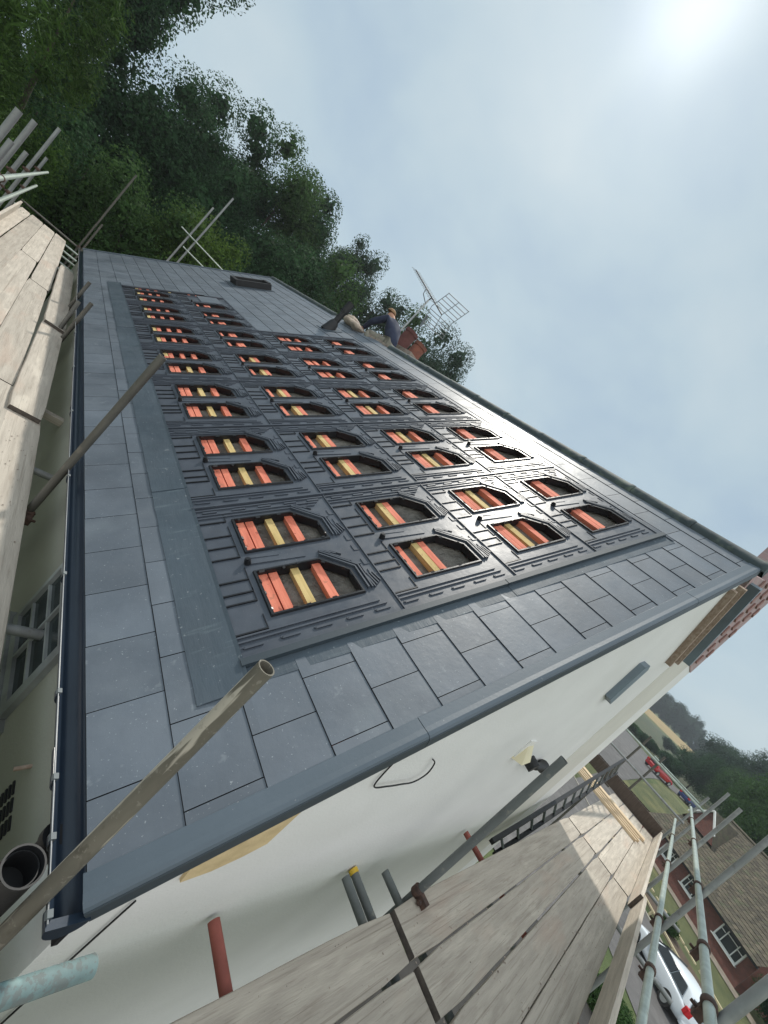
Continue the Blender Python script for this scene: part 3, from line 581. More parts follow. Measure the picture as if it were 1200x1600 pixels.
# ------------------------------------------------------------------ solar mounting trays
TU, TV = 0.838, 1.137
def hexa(v0): return [(.19, v0), (.19, v0 + .325), (.56, v0 + .325), (.70, v0 + .185), (.70, v0)]   # (u, v)
def off_poly(p, d):   # inward offset of a convex polygon given in (u,v)
    n = len(p); area = sum(p[i][0] * p[(i + 1) % n][1] - p[(i + 1) % n][0] * p[i][1] for i in range(n)); sg = 1 if area > 0 else -1
    L = []
    for i in range(n):
        a, b = Vector((*p[i],)), Vector((*p[(i + 1) % n],)); t = (b - a).normalized(); nrm = Vector((-t.y, t.x)) * sg
        L.append((a + nrm * d, t))
    r = []
    for i in range(n):
        (a, t), (b, s_) = L[i - 1], L[i]
        den = t.x * s_.y - t.y * s_.x; w = b - a; k = (w.x * s_.y - w.y * s_.x) / den; q = a + t * k; r.append((q.x, q.y))
    return r
def tray_meshes(kind):
    hx = [hexa(.185), hexa(.66)]
    if kind == 'notch': hx = [hexa(.185)]
    top = 0.009
    pan = MB()
    # pan surface: strips around the holes
    def q(u0, u1, v0, v1): pan.add([(u0, v0, top), (u1, v0, top), (u1, v1, top), (u0, v1, top)], [(0, 1, 2, 3)])
    H = TV
    q(0, .19, 0, H); q(.70, TU, 0, H)
    vcur = 0
    for p in hx:
        v0 = p[0][1]; v1 = p[1][1]
        q(.19, .70, vcur, v0)
        pan.add([(.56, v1, top), (.70, v1 - .14, top), (.70, v1, top)], [(0, 1, 2)])
        vcur = v1
    q(.19, .70, vcur, H)
    # edges
    pan.add([(0, 0, -.004), (TU, 0, -.004), (TU, 0, top), (0, 0, top)], [(0, 1, 2, 3)])
    pan.add([(0, 0, -.004), (0, H, -.004), (0, H, top), (0, 0, top)], [(3, 2, 1, 0)])
    pan.add([(0, H, -.004), (TU, H, -.004), (TU, H, top), (0, H, top)], [(3, 2, 1, 0)])
    pan.add([(TU, 0, -.004), (TU, H, -.004), (TU, H, top), (TU, 0, top)], [(0, 1, 2, 3)])
    r_ = random.Random(3)
    rib = MB(); grv = MB()
    def rb(p0, p1, w=.007, h=.007): rib.bar((p0[0], p0[1], top + h / 2 - .0005), (p1[0], p1[1], top + h / 2 - .0005), w, h)
    for v in (.972, .835, .737, .64, .462, .374, .309, .127):
        grv.bar((.006, v, top + .003), (.160, v, top + .003), .008, .009); grv.bar((.16, v - .002, top + .002), (.16, v + .09, top + .002), .004, .006)
    for v, u1 in ((.085, .77), (.112, .74)): rb((.004, v), (u1, v), .009, .009)
    for v, u1 in ((1.025, .74), (1.055, .77), (1.105, .83)): rb((.004, v), (u1, v), .009, .009)
    for u in (.03, .2, .36, .53, .69):
        rb((u, .052), (u + .085, .052), .009, .007); rb((u, .052), (u, .062), .009, .007); rb((u + .02, 1.08), (u + .1, 1.08), .014, .010)
    for v in (.3, .39, .52, .62, .8, .9):   # notch tabs on the upper edge
        rb((.795, v), (.795, v + .05), .005, .005); rb((.795, v), (.828, v), .005, .005)
    rb((.0, -.0), (TU, 0.0), .012, .014); rb((0.004, .002), (.004, H), .006, .009)
    for p in hx:
        v0 = p[0][1]; v1 = p[1][1]
        for d, hh in ((.026, .02), (.05, .016), (.068, .01)):   # guards parallel to the chamfer and right side
            pts = [(.56 - .06, v1 + d), (.56 + d * .41, v1 + d), (.70 + d, v1 - .14 + d * .41), (.70 + d, v0 + .02)]
            for a, b in zip(pts[1:], pts[2:]): rb(a, b, .008, hh)
        for k in range(4): rb((.775 + .012 * k - .02, v0 + .03 + .01 * k), (.775 + .012 * k - .03, v0 + .13 + .012 * k), .005, .007) if False else rb((.768 + .017 * k, v0 + .02 + .012 * k), (.752 + .017 * k, v0 + .13), .007, .013)
        for k in range(3): rb((.585 + .03 * k, v1 + .062 - .01 * k), (.64 + .03 * k, v1 + .02 - .012 * k), .007, .013)
        rb((.742, v1 - .11), (.775, v1 - .11), .012, .014); rb((.742, v1 - .11), (.73, v1 - .07), .012, .014)
    rims = []
    for p in hx:
        rim = MB(); pi = off_poly(p, .014); po = p; n = 5; zt_, zm, zb = top + .013, top - .001, -.038
        a = [(x, y, zm) for x, y in po]; b = [(x, y, zt_) for x, y in off_poly(po, .004)]; c = [(x, y, zt_) for x, y in pi]; d = [(x, y, zb) for x, y in pi]
        vs = a + b + c + d; fs = []
        for l in range(3):
            for i in range(n): fs.append((l * n + i, l * n + (i + 1) % n, (l + 1) * n + (i + 1) % n, (l + 1) * n + i))
        rim.add(vs, [f[::-1] for f in fs])
        # teeth / lugs on the inner wall
        rr = random.Random(int(p[0][1] * 100))
        for i in range(n):
            A_, B_ = Vector((*pi[i], 0)), Vector((*pi[(i + 1) % n], 0)); ln = (B_ - A_).length; cen = Vector((.44, p[0][1] + .17, 0))
            t = .03
            while t < ln - .03:
                q_ = A_ + (B_ - A_) * (t / ln); dirn = (cen - q_); dirn.normalize(); wd = rr.uniform(.01, .03)
                tv = (B_ - A_).normalized(); nrm = Vector((-tv.y, tv.x, 0)); nrm = nrm if nrm.dot(cen - q_) > 0 else -nrm
                rim.bar(q_ + Vector((0, 0, top + .012 - rr.uniform(0, .02))) - nrm * .002, q_ + Vector((0, 0, top + .012)) + nrm * rr.uniform(.003, .008), wd, rr.uniform(.008, .016)); t += rr.uniform(.06, .16)
            rim.bar(A_ + Vector((0, 0, zt_ - .006)), B_ + Vector((0, 0, zt_ - .006)), .007, .004)
        rims.append(rim)
    knob = MB(); knob.tube([(.185, .583, top), (.185, .583, top + .03)], [.02, .017], 14); knob.tube([(.185, .583, top + .03), (.185, .583, top + .036)], .012, 12)
    rib.bar((.2, .590, top + .003), (.50, .572, top + .001), .045, .008); rib.bar((.2, .612, top + .006), (.36, .600, top + .004), .005, .010)
    mk = lambda nm, b, m: (lambda o: (C.objects.unlink(o), o.data)[1])(obj(nm, b, m, local=True))
    return [('pan', mk('pan', pan, 'tray')), ('channel_ribs', mk('channel_ribs', rib.add(grv.v, grv.f, False, 1), ['tray', 'rim']))] + [('opening_rim', mk('opening_rim', r, 'rim')) for r in rims] + ([('screw_boss', mk('screw_boss', knob, 'rim'))])
TM = tray_meshes('full'); TN = tray_meshes('notch')
ROWY = [1.122, 2.258, 3.414, 4.546, 5.68, 6.83, 7.99]; COLS = [0.287, 1.125, 1.962, 2.796]
trot = RM.to_euler(); cn = ['lowest column', 'second column up from the gutter', 'third column up from the gutter', 'top column by the ridge']
rn = ['nearest row', 'second nearest row', 'third nearest row', 'fourth nearest row', 'fifth nearest row', 'sixth nearest row', 'farthest row']
for c in range(4):
    for r in range(7 if c < 2 else 5):
        p = R3(COLS[c], ROWY[r], 0.004 + 0.003 * (r % 2))
        t = thing('solar_mounting_tray', 'black solar tray in the ' + cn[c] + ', ' + rn[r], 'solar tray', p, 'solar mounting trays on the roof', trot)
        for nm, me in (TN if (c == 1 and r == 6) else TM):
            o = bpy.data.objects.new(nm, me); C.objects.link(o); o.parent = t
        if c == 1 and r == 6:
            mb = MB(); mb.box(.35, .70, .62, TV, .0125, .02); o = obj('slate_infill', mb, 'slate', t, local=True)

# ------------------------------------------------------------------ scaffold boards
def board_mesh(length, width=0.226, thick=0.038, seed=0):
    rg = random.Random(seed); mb = MB(); n = max(4, int(length / 0.25)); vs = []
    bow = rg.uniform(-.004, .004); tw = rg.uniform(-.003, .003)
    for i in range(n + 1):
        x = length * i / n; z = bow * math.sin(math.pi * i / n); t = tw * (i / n - .5)
        c = 0.012 if i in (0, n) else 0
        w0 = rg.uniform(-.0015, .0015)
        pr = [(-width / 2 + w0 + c, 0), (-width / 2 + w0 + c, thick - .004), (-width / 2 + .004 + c, thick), (width / 2 - .004 - c, thick), (width / 2 + w0 - c, thick - .004), (width / 2 + w0 - c, 0)]
        for a, b in pr: vs.append((x, a, b + z + t * a / width * 2))
    mb.add(vs, [(i * 6 + k, (i + 1) * 6 + k, (i + 1) * 6 + (k + 1) % 6, i * 6 + (k + 1) % 6) for i in range(n) for k in range(6)])
    mb.add(vs[:6], [tuple(range(6))], mi=1); mb.add(vs[-6:], [tuple(range(6))[::-1]], mi=1)
    return mb
BN = [0]
def board(x, y, ztop, length, along, label, name='scaffold_board', cat='scaffold board', group='scaffold deck boards', width=0.226, thick=0.038, m='board', tilt=0.0, on_edge=False, yaw=0.0):
    BN[0] += 1
    mb = board_mesh(length, width, thick, BN[0])
    sh = Vector((BN[0] * 3.7, BN[0] * 1.3, 0))
    o = obj(name, mb, [m, 'board_end'], local=True)
    o.location = (x, y, ztop - thick)
    # texture varies per board through the material's object space: give every board its own mirrored or offset mesh
    o.rotation_euler = (rad(90) if on_edge else 0, -tilt, (rad(90) if along == 'y' else 0) + yaw)
    tag(o, label, cat, group)
    return o
# per-board variation of grain: use object random through a tiny material tweak
for key in ('board',):
    t = M[key].node_tree
    oi = t.nodes.new('ShaderNodeObjectInfo')
    mul_ = t.nodes.new('ShaderNodeMath'); mul_.operation = 'MULTIPLY'; mul_.inputs[1].default_value = 57.0; t.links.new(oi.outputs['Random'], mul_.inputs[0])
    cb = t.nodes.new('ShaderNodeCombineXYZ'); t.links.new(mul_.outputs[0], cb.inputs[0]); t.links.new(mul_.outputs[0], cb.inputs[1])
    for n in [n for n in t.nodes if n.type == 'MAPPING']:
        src = n.inputs[0].links[0].from_socket
        va = t.nodes.new('ShaderNodeVectorMath'); va.operation = 'ADD'; t.links.new(src, va.inputs[0]); t.links.new(cb.outputs[0], va.inputs[1]); t.links.new(va.outputs[0], n.inputs[0])
    b = t.nodes['Principled BSDF']; src = b.inputs['Base Color'].links[0].from_socket
    mr = t.nodes.new('ShaderNodeMapRange'); mr.inputs['To Min'].default_value = 0.78; mr.inputs['To Max'].default_value = 1.12; t.links.new(oi.outputs['Random'], mr.inputs['Value'])
    sc = t.nodes.new('ShaderNodeVectorMath'); sc.operation = 'SCALE'; t.links.new(src, sc.inputs[0]); t.links.new(mr.outputs[0], sc.inputs['Scale']); t.links.new(sc.outputs[0], b.inputs['Base Color'])
ZD = -1.7
rowc = [.200, -.037, -.275, -.505]
rname = ['row nearest the white wall', 'second row out from the wall', 'third row out from the wall', 'outermost row beside the toe board']
for i, yc in enumerate(rowc):
    sg = [(-2.0, 2.58, 'near length'), (2.62, 7.19, 'middle length'), (7.23, 12.2, 'far length by the battens')]
    for k, (x0, x1, nm) in enumerate(sg):
        dz = [0, .0, .0][k] + (-.012 if k == 0 else 0) + (i % 2) * .003
        board(x0, yc + [0, .003, -.004][k], ZD + dz, x1 - x0, 'x', 'gable deck board, ' + rname[i] + ', ' + nm, width=[.231, .219, .222, .226][i])
board(12.2, .55, ZD, 1.0, 'x', 'short board at the far end of the gable deck behind the stacked battens')
for i, (x0, x1, nm) in enumerate([(-2.2, 3.0, 'near'), (2.9, 7.0, 'middle'), (6.9, 12.2, 'far')]):
    board(x0, -.665 - .0 * i, ZD + .0, x1 - x0, 'x', nm + ' toe board standing on edge along the outside of the gable deck', name='toe_board', cat='toe board', group='toe boards on edge', width=.226, on_edge=True)
    bpy.context.scene.collection.objects
    C.objects[-1].location = (x0, -.625 - .0405 * (i % 2), ZD + .115 - .0)
board(12.16, -.62, ZD, 1.9, 'y', 'dark brown end toe board closing the far end of the gable deck', name='toe_board', cat='toe board', group='toe boards on edge', m='toe', on_edge=True)
C.objects[-1].location = (12.24, -.62, ZD + .14); C.objects[-1].scale = (1, 1.25, 1)
# stacked light battens on the far deck
for k, (xx, zz, y0, L_, w_) in enumerate([(10.1, .0, -.40, 1.7, .035), (10.3, .0, -.44, 1.75, .035), (10.5, .0, -.42, 1.7, .035), (10.85, .0, -.5, 2.0, .11)]):
    mb = MB(); mb.box(-w_, w_, 0, L_, 0, .045); o = obj('timber_batten', mb, 'fresh', origin=(xx, y0, ZD + zz + .004), local=True); o.rotation_euler.z = rad(-.6 + .4 * k)
    tag(o, ['pale loose batten lying across the far gable deck, closest to the camera', 'pale loose batten second in the bundle across the far deck', 'pale loose batten third in the bundle across the far deck', 'wide pale plank at the back of the bundle by the brown end board'][k], 'timber batten', 'loose battens on the gable deck')
# left (eave) deck, boards run along y
cols = [(.60, .0), (.415, .0), (.19, .0), (-.035, .0), (-.25, .0)]
cname = ['row nearest the gutter', 'second row from the gutter', 'third row from the gutter', 'fourth row from the gutter', 'outermost row of the eave deck']
sets = [[(-.5, 4.05, 0.572, 0.0), (3.95, 6.82, .578, .04), (6.66, 11.05, .652, .078)],
        [(-.9, 4.4, .31, 0), (4.42, 8.5, .355, 0), (8.53, 15.3, .415, 0)],
        [(-.9, 5.5, .05, 0), (5.53, 10.0, .115, 0), (10.03, 15.2, .17, 0)],
        [(-.9, 7.4, -.205, 0), (7.43, 15.15, -.11, 0)],
        [(-.9, 9.0, -.42, 0), (9.03, 15.0, -.33, 0)]]
nn = ['near length', 'middle length', 'far length']
for i, st in enumerate(sets):
    for k, (y0, y1, xc, dz) in enumerate(st):
        nm_ = nn[k] if len(st) == 3 else ['near length', 'far length'][k]
        board(xc, y0, ZD + dz + .002 * (i % 2), y1 - y0, 'y', 'eave deck board, ' + cname[i] + ', ' + nm_, width=(.235 if i == 0 else .25) if i < 4 else .19, yaw=[-.004, -.026, -.009][k] if i == 0 else -.010)
board(-.40, 4, ZD, 10.9, 'y', 'pale toe board on edge at the outer side of the eave deck', name='toe_board', cat='toe board', group='toe boards on edge', on_edge=True)
C.objects[-1].location = (-.40, 3.0, ZD + .115)

# ------------------------------------------------------------------ scaffold tubes
TR = 0.02415
def coupler(parent, p, axis='z', m='rust', s=1.0):
    p = Vector(p); ax = {'x': Vector((1, 0, 0)), 'y': Vector((0, 1, 0)), 'z': Vector((0, 0, 1))}[axis]
    mb = MB(); mb.tube([p - ax * .026 * s, p - ax * .02 * s, p + ax * .02 * s, p + ax * .026 * s], [.03, .034, .034, .03], 14)
    side = Vector((0, -1, 0)) if axis == 'z' else Vector((0, 0, -1)) if axis == 'x' else Vector((0, 0, -1))
    q = side.cross(ax).normalized()
    mb.bar(p + side * .025 - q * .0, p + side * .085, .04 * s, .045 * s, ax)
    mb.tube([p + side * .05 - q * .045, p + side * .05 + q * .055], .008, 8); mb.tube([p + side * .05 + q * .03, p + side * .05 + q * .048], .015, 6)
    return obj('coupler', mb, m, parent)
def tube(p0, p1, label, m='galv', name='scaffold_tube', group='scaffold tubes', coup=(), open_=True, r=TR):
    p0 = Vector(p0); p1 = Vector(p1); t = thing(name, label, 'scaffold tube', p0 if p0.z <= p1.z else p1, group)
    mb = MB(); n = max(2, int((p1 - p0).length / 1.5)); mb.tube([p0.lerp(p1, i / n) for i in range(n + 1)], r, 20, hollow=.004 if open_ else 0)
    obj('tube', mb, m, t)
    for (p, ax) in coup: coupler(t, p, ax)
    return t
SG = 'upright scaffold standards'
# near left standard
tube((.705, .567, -6.4), (.742, .602, -.547), 'thick looking cement splashed upright tube with an open top, closest to the camera', 'old', 'scaffold_standard', SG)
tube((.74, 2.82, -6.3), (.74, 2.85, -.478), 'dark upright tube rising past the middle of the gutter', 'dark_tube', 'scaffold_standard', SG, [((.74, 2.82, -1.78), 'z')])
tube((.76, 6.5, -6.3), (.76, 6.5, -1.1), 'third upright tube beside the gutter, its short top just above the slates', 'dark_tube', 'scaffold_standard', SG)
tube((.78, 8.1, -6.3), (.78, 8.1, -1.14), 'fourth upright tube beside the gutter, shorter and farther', 'dark_tube', 'scaffold_standard', SG)
tube((.86, 15.4, -4.5), (.84, 15.4, .81), 'tall thin upright at the far corner of the eave deck', 'dark_tube', 'scaffold_standard', SG, [((.86, 15.4, -1.6), 'z')])
tube((.95, 15.3, -4.5), (.93, 15.3, -.73), 'short upright beside the tall one at the far corner of the eave deck', 'dark_tube', 'scaffold_standard', SG)
for k, (y, z, lab) in enumerate([(4.98, -.03, 'thick grey upright at the left edge, outside the eave deck, nearest one'), (6.3, -.01, 'second thick grey upright outside the eave deck'), (9.63, .16, 'third upright outside the eave deck, standing alone against the bushes'),
                                 (5.78, -.27, 'thin short upright between the two thick ones at the left edge'), (7.69, -.34, 'short upright just past the second thick one at the left edge'), (11.89, -.35, 'farthest short upright outside the eave deck')]):
    tube((-.44, y, -5), (-.42 if k < 3 else -.42, y, z), lab, 'galv', 'scaffold_standard', SG, [((-.42, y, -.62), 'z'), ((-.42, y, -1.05), 'z')])
tube((-.37, -.5, -.60), (-.37, 14.6, -.66), 'upper pale guard rail along the outside of the eave deck', 'galv_light', 'guard_rail', 'guard rails', [((-.37, 6.3, -.63), 'y')])
tube((-.37, -.5, -1.02), (-.37, 14.3, -1.04), 'lower pale guard rail along the outside of the eave deck', 'galv_light', 'guard_rail', 'guard rails', [((-.37, 6.3, -1.03), 'y')])
tube((-.45, 15.42, -1.62), (.95, 15.38, -1.63), 'dark tube across the far end of the eave deck', 'dark_tube')
for k, (y, z) in enumerate([(15.1, -1.76), (14.2, -1.8), (13.3, -1.8), (12.3, -1.8), (11.5, -1.8)]):
    tube((-.5, y, z), (.92, y, z), ['bright cross tube under the far end of the eave deck', 'second bright cross tube back from the far end of the eave deck', 'third bright cross tube back from the far end of the eave deck', 'fourth bright cross tube back from the far end of the eave deck', 'bright cross tube just beyond the raised eave board'][k], 'galv_light', group='cross tubes under the decks')
for k, y in enumerate([1.85, 3.35]):
    tube((-.5, y, ZD - .068), (.93, y, ZD - .068), ['shiny cross tube in the gap between eave deck and wall, beside the window', 'shiny cross tube in the gap behind the second upright'][k], 'galv', group='cross tubes under the decks')
mb = MB(); mb.box(-.5, .9, 4.34, 4.41, ZD - .1, ZD - .04); tag(obj('timber_bearer', mb, 'board', origin=(0, 0, 0)), 'square timber bearer under the eave deck where the raised board begins', 'timber bearer')
tube((.76, 5.45, -4.2), (.7, 6.9, -1.25), 'slanting dark brace tube behind the gutter under the raised boards', 'dark_tube')
tube((.2, -.4, ZD - .07), (.2, 4.2, ZD - .07), 'hidden ledger tube carrying the near end of the eave deck', 'galv') if False else None
tube((-1.0, .42, -1.31), (.85, .42, -1.385), 'flaking pale blue painted tube with its open end by the wall corner', 'cyan', group='painted tubes')
mbp = thing('downpipe', 'wide black plastic downpipe with its open socket standing beside the gutter end', 'downpipe', (.69, .70, -6.4))
mb = MB(); mb.tube([(.665, .675, -6.4), (.685, .668, -1.40)], .045, 28, hollow=.003); obj('pipe', mb, 'black', mbp)
mb = MB(); mb.tube([(.684, .668, -1.55), (.686, .667, -1.40), (.686, .667, -1.385)], [.051, .051, .053], 28, hollow=.005); obj('socket', mb, 'black', mbp)
# stubs at the gable
stubs = [(1.567, .55, 1.557, 'redtube', 'thick red painted tube end pointing at the white gable wall, nearest the camera'),
         (2.445, .54, 2.445, 'greytube', 'longer grey tube of the touching pair pointing at the gable wall'),
         (2.53, .55, 2.53, 'greytube', 'grey tube of the touching pair, the one with a yellow end cap'),
         (2.82, .50, 2.86, 'greytube', 'short single grey tube end beside the coupler at the deck edge'),
         (4.18, .55, 4.17, 'redtube', 'thin red tube end behind the leaning upright at the gable wall')]
for x, y, x2, m, lab in stubs:
    t = tube((x, y, -1.79), (x2, -.9, -1.79), lab, m, group='cross tubes under the decks')
    if 'yellow' in lab:
        mb = MB(); mb.tube([(x, y - .012, -1.79), (x, y + .012, -1.79)], .028, 18); obj('end_cap', mb, 'yellowcap', t)
tube((2.88, .325, -2.6), (2.90, .325, -.50), 'grey upright rising between the gable deck and the white wall', 'greytube', 'scaffold_standard', SG, [((2.88, .325, -1.68), 'z')])
# outer row
xo = [(3.12, .5, 'wide dark upright at the right edge, nearest of the outer row'), (5.5, .35, 'second upright of the outer row, crossing the tiled roof'), (8.1, 0.0, 'third upright of the outer row, ending against the dark trees'), (10.65, .05, 'fourth upright of the outer row, beside the small brick gable'), (12.8, -.3, 'last and shortest upright of the outer row')]
for x, z, lab in xo:
    tube((x, -.735, -8), (x, -.735, z), lab, 'galv', 'scaffold_standard', SG)
t = tube((-2, -.68, -1.185), (13.3, -.68, -1.19), 'lower pale guard rail along the outside of the gable deck', 'galv_light', 'guard_rail', 'guard rails', [((x, -.68, -1.187), 'x') for x in (3.12, 5.5, 8.1, 10.65, 4.3)])
t = tube((-2, -.68, -.735), (13.0, -.68, -.735), 'upper pale guard rail along the outside of the gable deck', 'galv_light', 'guard_rail', 'guard rails', [((x, -.68, -.735), 'x') for x in (3.12, 5.5, 8.1, 10.65, 3.9)])
tube((12.2, -.75, -1.03), (12.2, 1.4, -1.0), 'lower guard rail across the far end of the gable deck', 'galv', 'guard_rail', 'guard rails')
tube((12.2, -.85, -.57), (12.2, 1.5, -.52), 'upper pale guard rail across the far end of the gable deck', 'galv_light', 'guard_rail', 'guard rails')
for k, (x, y, z0, z) in enumerate([(12.35, .62, -8, -.25), (12.3, .2, -3, -.35)]):
    tube((x, y, z0), (x, y, z), ['upright at the far end rails, by the house corner', 'middle upright between the far end rails'][k], 'dark_tube', 'scaffold_standard', SG)
tube((14.6, .4, -.6), (14.6, -.8, -.62), 'thin far rail in front of the scrub', 'galv_light', 'guard_rail', 'guard rails')
# putlogs sticking out under the toe board
for k, (x, y0) in enumerate([(3.9, -1.0), (6.4, -1.25), (8.8, -1.3)]):
    tube((x, y0, -1.79), (x, .3, -1.79), ['cross tube end below the near toe board over the grass', 'cross tube end sticking out past the toe board over the white car', 'cross tube end sticking out over the garden'][k], 'galv', group='cross tubes under the decks')
# far gable scaffold beyond the roof
for (x, z, lab) in ((2.45, 2.15, 'taller of the two uprights beyond the far verge'), (2.26, 1.6, 'shorter of the two uprights beyond the far verge')):
    tube((x - .08, 13.9, -6), (x, 13.9, z), lab, 'galv', 'scaffold_standard', SG)
tube((2.0, 13.85, .66), (4.4, 13.85, .64), 'upper thin rail beyond the far verge in front of the bushes', 'galv_light', 'guard_rail', 'guard rails', r=.016)
tube((2.28, 13.8, .33), (4.4, 13.8, .32), 'lower thin rail beyond the far verge', 'galv_light', 'guard_rail', 'guard rails', r=.016)
# ladder beam in the gap
lb = thing('ladder_beam', 'dark aluminium ladder beam lying in the gap between gable deck and wall', 'ladder beam', (5.6, .42, -2.1))
mb = MB(); mb.bar((5.4, .40, -2.15), (11.2, .5, -1.25), .045, .045); obj('rail', mb, 'black', lb)
mb = MB(); mb.bar((5.0, .46, -1.95), (10.9, .56, -.92), .045, .045); obj('rail', mb, 'black', lb)
mb = MB()
for k in range(14):
    t_ = (k + .5) / 14; mb.tube([Vector((5.4, .40, -2.15)).lerp(Vector((11.2, .5, -1.25)), t_), Vector((5.0, .46, -1.95)).lerp(Vector((10.9, .56, -.92)), t_)], .016, 8)
obj('rungs', mb, 'dullgrey', lb)

# ------------------------------------------------------------------ small things on the gable wall
def curve_tube(pts, r, n=8, steps=8):
    pts = [Vector(p) for p in pts]; out_ = []
    for i in range(len(pts) - 1):
        p0 = pts[max(i - 1, 0)]; p1 = pts[i]; p2 = pts[i + 1]; p3 = pts[min(i + 2, len(pts) - 1)]
        for k in range(steps):
            t = k / steps; out_.append(.5 * ((2 * p1) + (-p0 + p2) * t + (2 * p0 - 5 * p1 + 4 * p2 - p3) * t * t + (-p0 + 3 * p1 - 3 * p2 + p3) * t ** 3))
    out_.append(pts[-1]); return MB().tube(out_, r, n)
tag(obj('cable', curve_tube([(1.72, GY - .004, -.86), (1.735, GY - .012, -.99), (1.83, GY - .02, -.99), (1.94, GY - .02, -.985), (2.05, GY - .02, -.975), (2.1, GY - .02, -.92), (2.06, GY - .02, -.845), (2.03, GY - .01, -.83)], .0034), 'black', origin=(1.74, GY, -1)), 'thin dark cable looping out from under the verge on the white wall', 'cable')
tag(obj('cable', curve_tube([(1.03, GY - .008, -1.47), (1.0, GY - .008, -1.9), (.985, GY - .008, -2.6), (.98, GY - .008, -6)], .0032), 'black', origin=(1, GY, -6)), 'straight dark cable running down the wall corner below the gutter end', 'cable')
fl = thing('wall_light', 'cream wedge shaped wall light on the white gable wall', 'wall light', (3.35, GY, -.85))
mb = MB(); mb.add([(3.26, GY, -.84), (3.44, GY, -.80), (3.42, GY, -.68), (3.33, GY, -.69), (3.29, GY - .07, -.82), (3.42, GY - .07, -.79)], [(0, 4, 3), (4, 5, 2, 3), (5, 1, 2), (0, 1, 5, 4)]); obj('shade', mb, 'cream', fl)
mb = MB(); mb.box(3.27, 3.42, GY - .01, GY, -.85, -.66); obj('backplate', mb, 'white', fl)
sp = thing('spot_lamp', 'small black spotlight on a stubby arm beside the cream wall light', 'spotlight', (3.85, GY, -.86))
mb = MB(); mb.tube([(3.70, GY + .01, -.86), (3.82, GY - .05, -.87), (4.02, GY - .05, -.88), (4.1, GY - .05, -.885)], [.025, .03, .03, .055], 12); obj('arm', mb, 'black', sp)
mb = MB(); mb.tube([(3.66, GY - .01, -.84), (3.66, GY - .08, -.85)], .05, 14); obj('head', mb, 'black', sp)

# ------------------------------------------------------------------ aerial on the ridge
an = thing('tv_aerial', 'tall television aerial with a mesh reflector on a mast behind the ridge', 'aerial', (5.0, 7.86, .9))
top = Vector((5.0, 7.88, 3.02))
mb = MB(); mb.tube([(5.0, 7.86, .9), top], .02, 10); obj('mast', mb, 'alu', an)
mb = MB()
bdir = Vector((-.30, .9, .55)).normalized()
b0_ = Vector((5.0, 7.18, 2.84)); b1_ = Vector((5.0, 9.1, 3.58))
mb.tube([b0_, b1_], .012, 8)
for k in range(13):
    p = b0_.lerp(b1_, .22 + k * .064); wv = Vector((.55, -.5, .1)).normalized() * (.17 - .004 * k); mb.tube([p - wv, p + wv], .0035, 6)
mb.tube([top, b0_.lerp(b1_, .35)], .012, 8); bm = obj('boom', mb, 'black', an)
mb = MB()
for sgn in (1, -1):
    for k in range(5):
        q = b0_ + Vector((0, -.02 - .03 * k, (.06 + .075 * k) * sgn)); wv = Vector((.2, -.16, .02)); mb.tube([q - wv, q + wv], .007, 6)
    for s_ in (-1, 0, 1): mb.tube([b0_ + Vector((.2, -.16, .02)) * s_, b0_ + Vector((.2, -.16, .02)) * s_ + Vector((0, -.14, .37 * sgn))], .007, 6)
obj('reflector', mb, 'dullgrey', an)
mb = MB(); mb.tube([top + Vector((0, -.02, -.1)), top + Vector((-.12, .12, .02)), top + Vector((-.1, .2, .16)), b0_.lerp(b1_, .55)], .008, 8); obj('cable_loop', mb, 'black', an)
dsh = thing('satellite_dish', 'small dark satellite dish edge on, clamped to the aerial mast', 'dish', (4.98, 7.8, 2.5))
mb = MB(); cD = Vector((5.08, 7.66, 2.62)); ax_ = Vector((.62, -.68, .1)).normalized(); vs = []; u_ = ax_.orthogonal().normalized(); w_ = ax_.cross(u_)
for r_i, (r_, dd) in enumerate(((.0, 0), (.06, .006), (.11, .02), (.14, .035))):
    for k in range(20): vs.append(cD + ax_ * dd + (u_ * math.cos(k * math.pi / 10) + w_ * math.sin(k * math.pi / 10)) * r_)
mb.add(vs, [(a * 20 + k, a * 20 + (k + 1) % 20, (a + 1) * 20 + (k + 1) % 20, (a + 1) * 20 + k) for a in range(3) for k in range(20)], True); obj('reflector', mb, 'dullgrey', dsh)
mb = MB(); mb.tube([(5.0, 7.87, 2.6), cD], .01, 8); mb.tube([cD - w_ * .12, cD + ax_ * .2], .006, 6); obj('arm', mb, 'dullgrey', dsh)

# ------------------------------------------------------------------ the worker
def skin_obj(name, pts, edges, radii, m, parent=None, sub=2, root=0):
    me = bpy.data.meshes.new(name); org = wloc(parent) if parent else Vector((0, 0, 0))
    me.from_pydata([tuple(Vector(p) - org) for p in pts], edges, []); me.materials.append(M[m])
    o = bpy.data.objects.new(name, me); C.objects.link(o); 
    if parent: o.parent = parent
    md = o.modifiers.new('skin', 'SKIN'); 
    if not me.skin_vertices: 
        try:
            me.attributes
        except Exception: pass
    for i, r in enumerate(radii):
        sv = me.skin_vertices[0].data[i]; sv.radius = (r, r) if isinstance(r, (int, float)) else r; sv.use_root = (i == root)
    md.use_smooth_shade = True
    s = o.modifiers.new('sub', 'SUBSURF'); s.levels = sub; s.render_levels = sub
    return o
wk = thing('person', 'worker in a dark navy top and grey trousers bending over the ridge tiles', 'person', (4.55, 7.2, 1.25))
px, py, pz = 4.5, 7.0, 1.52
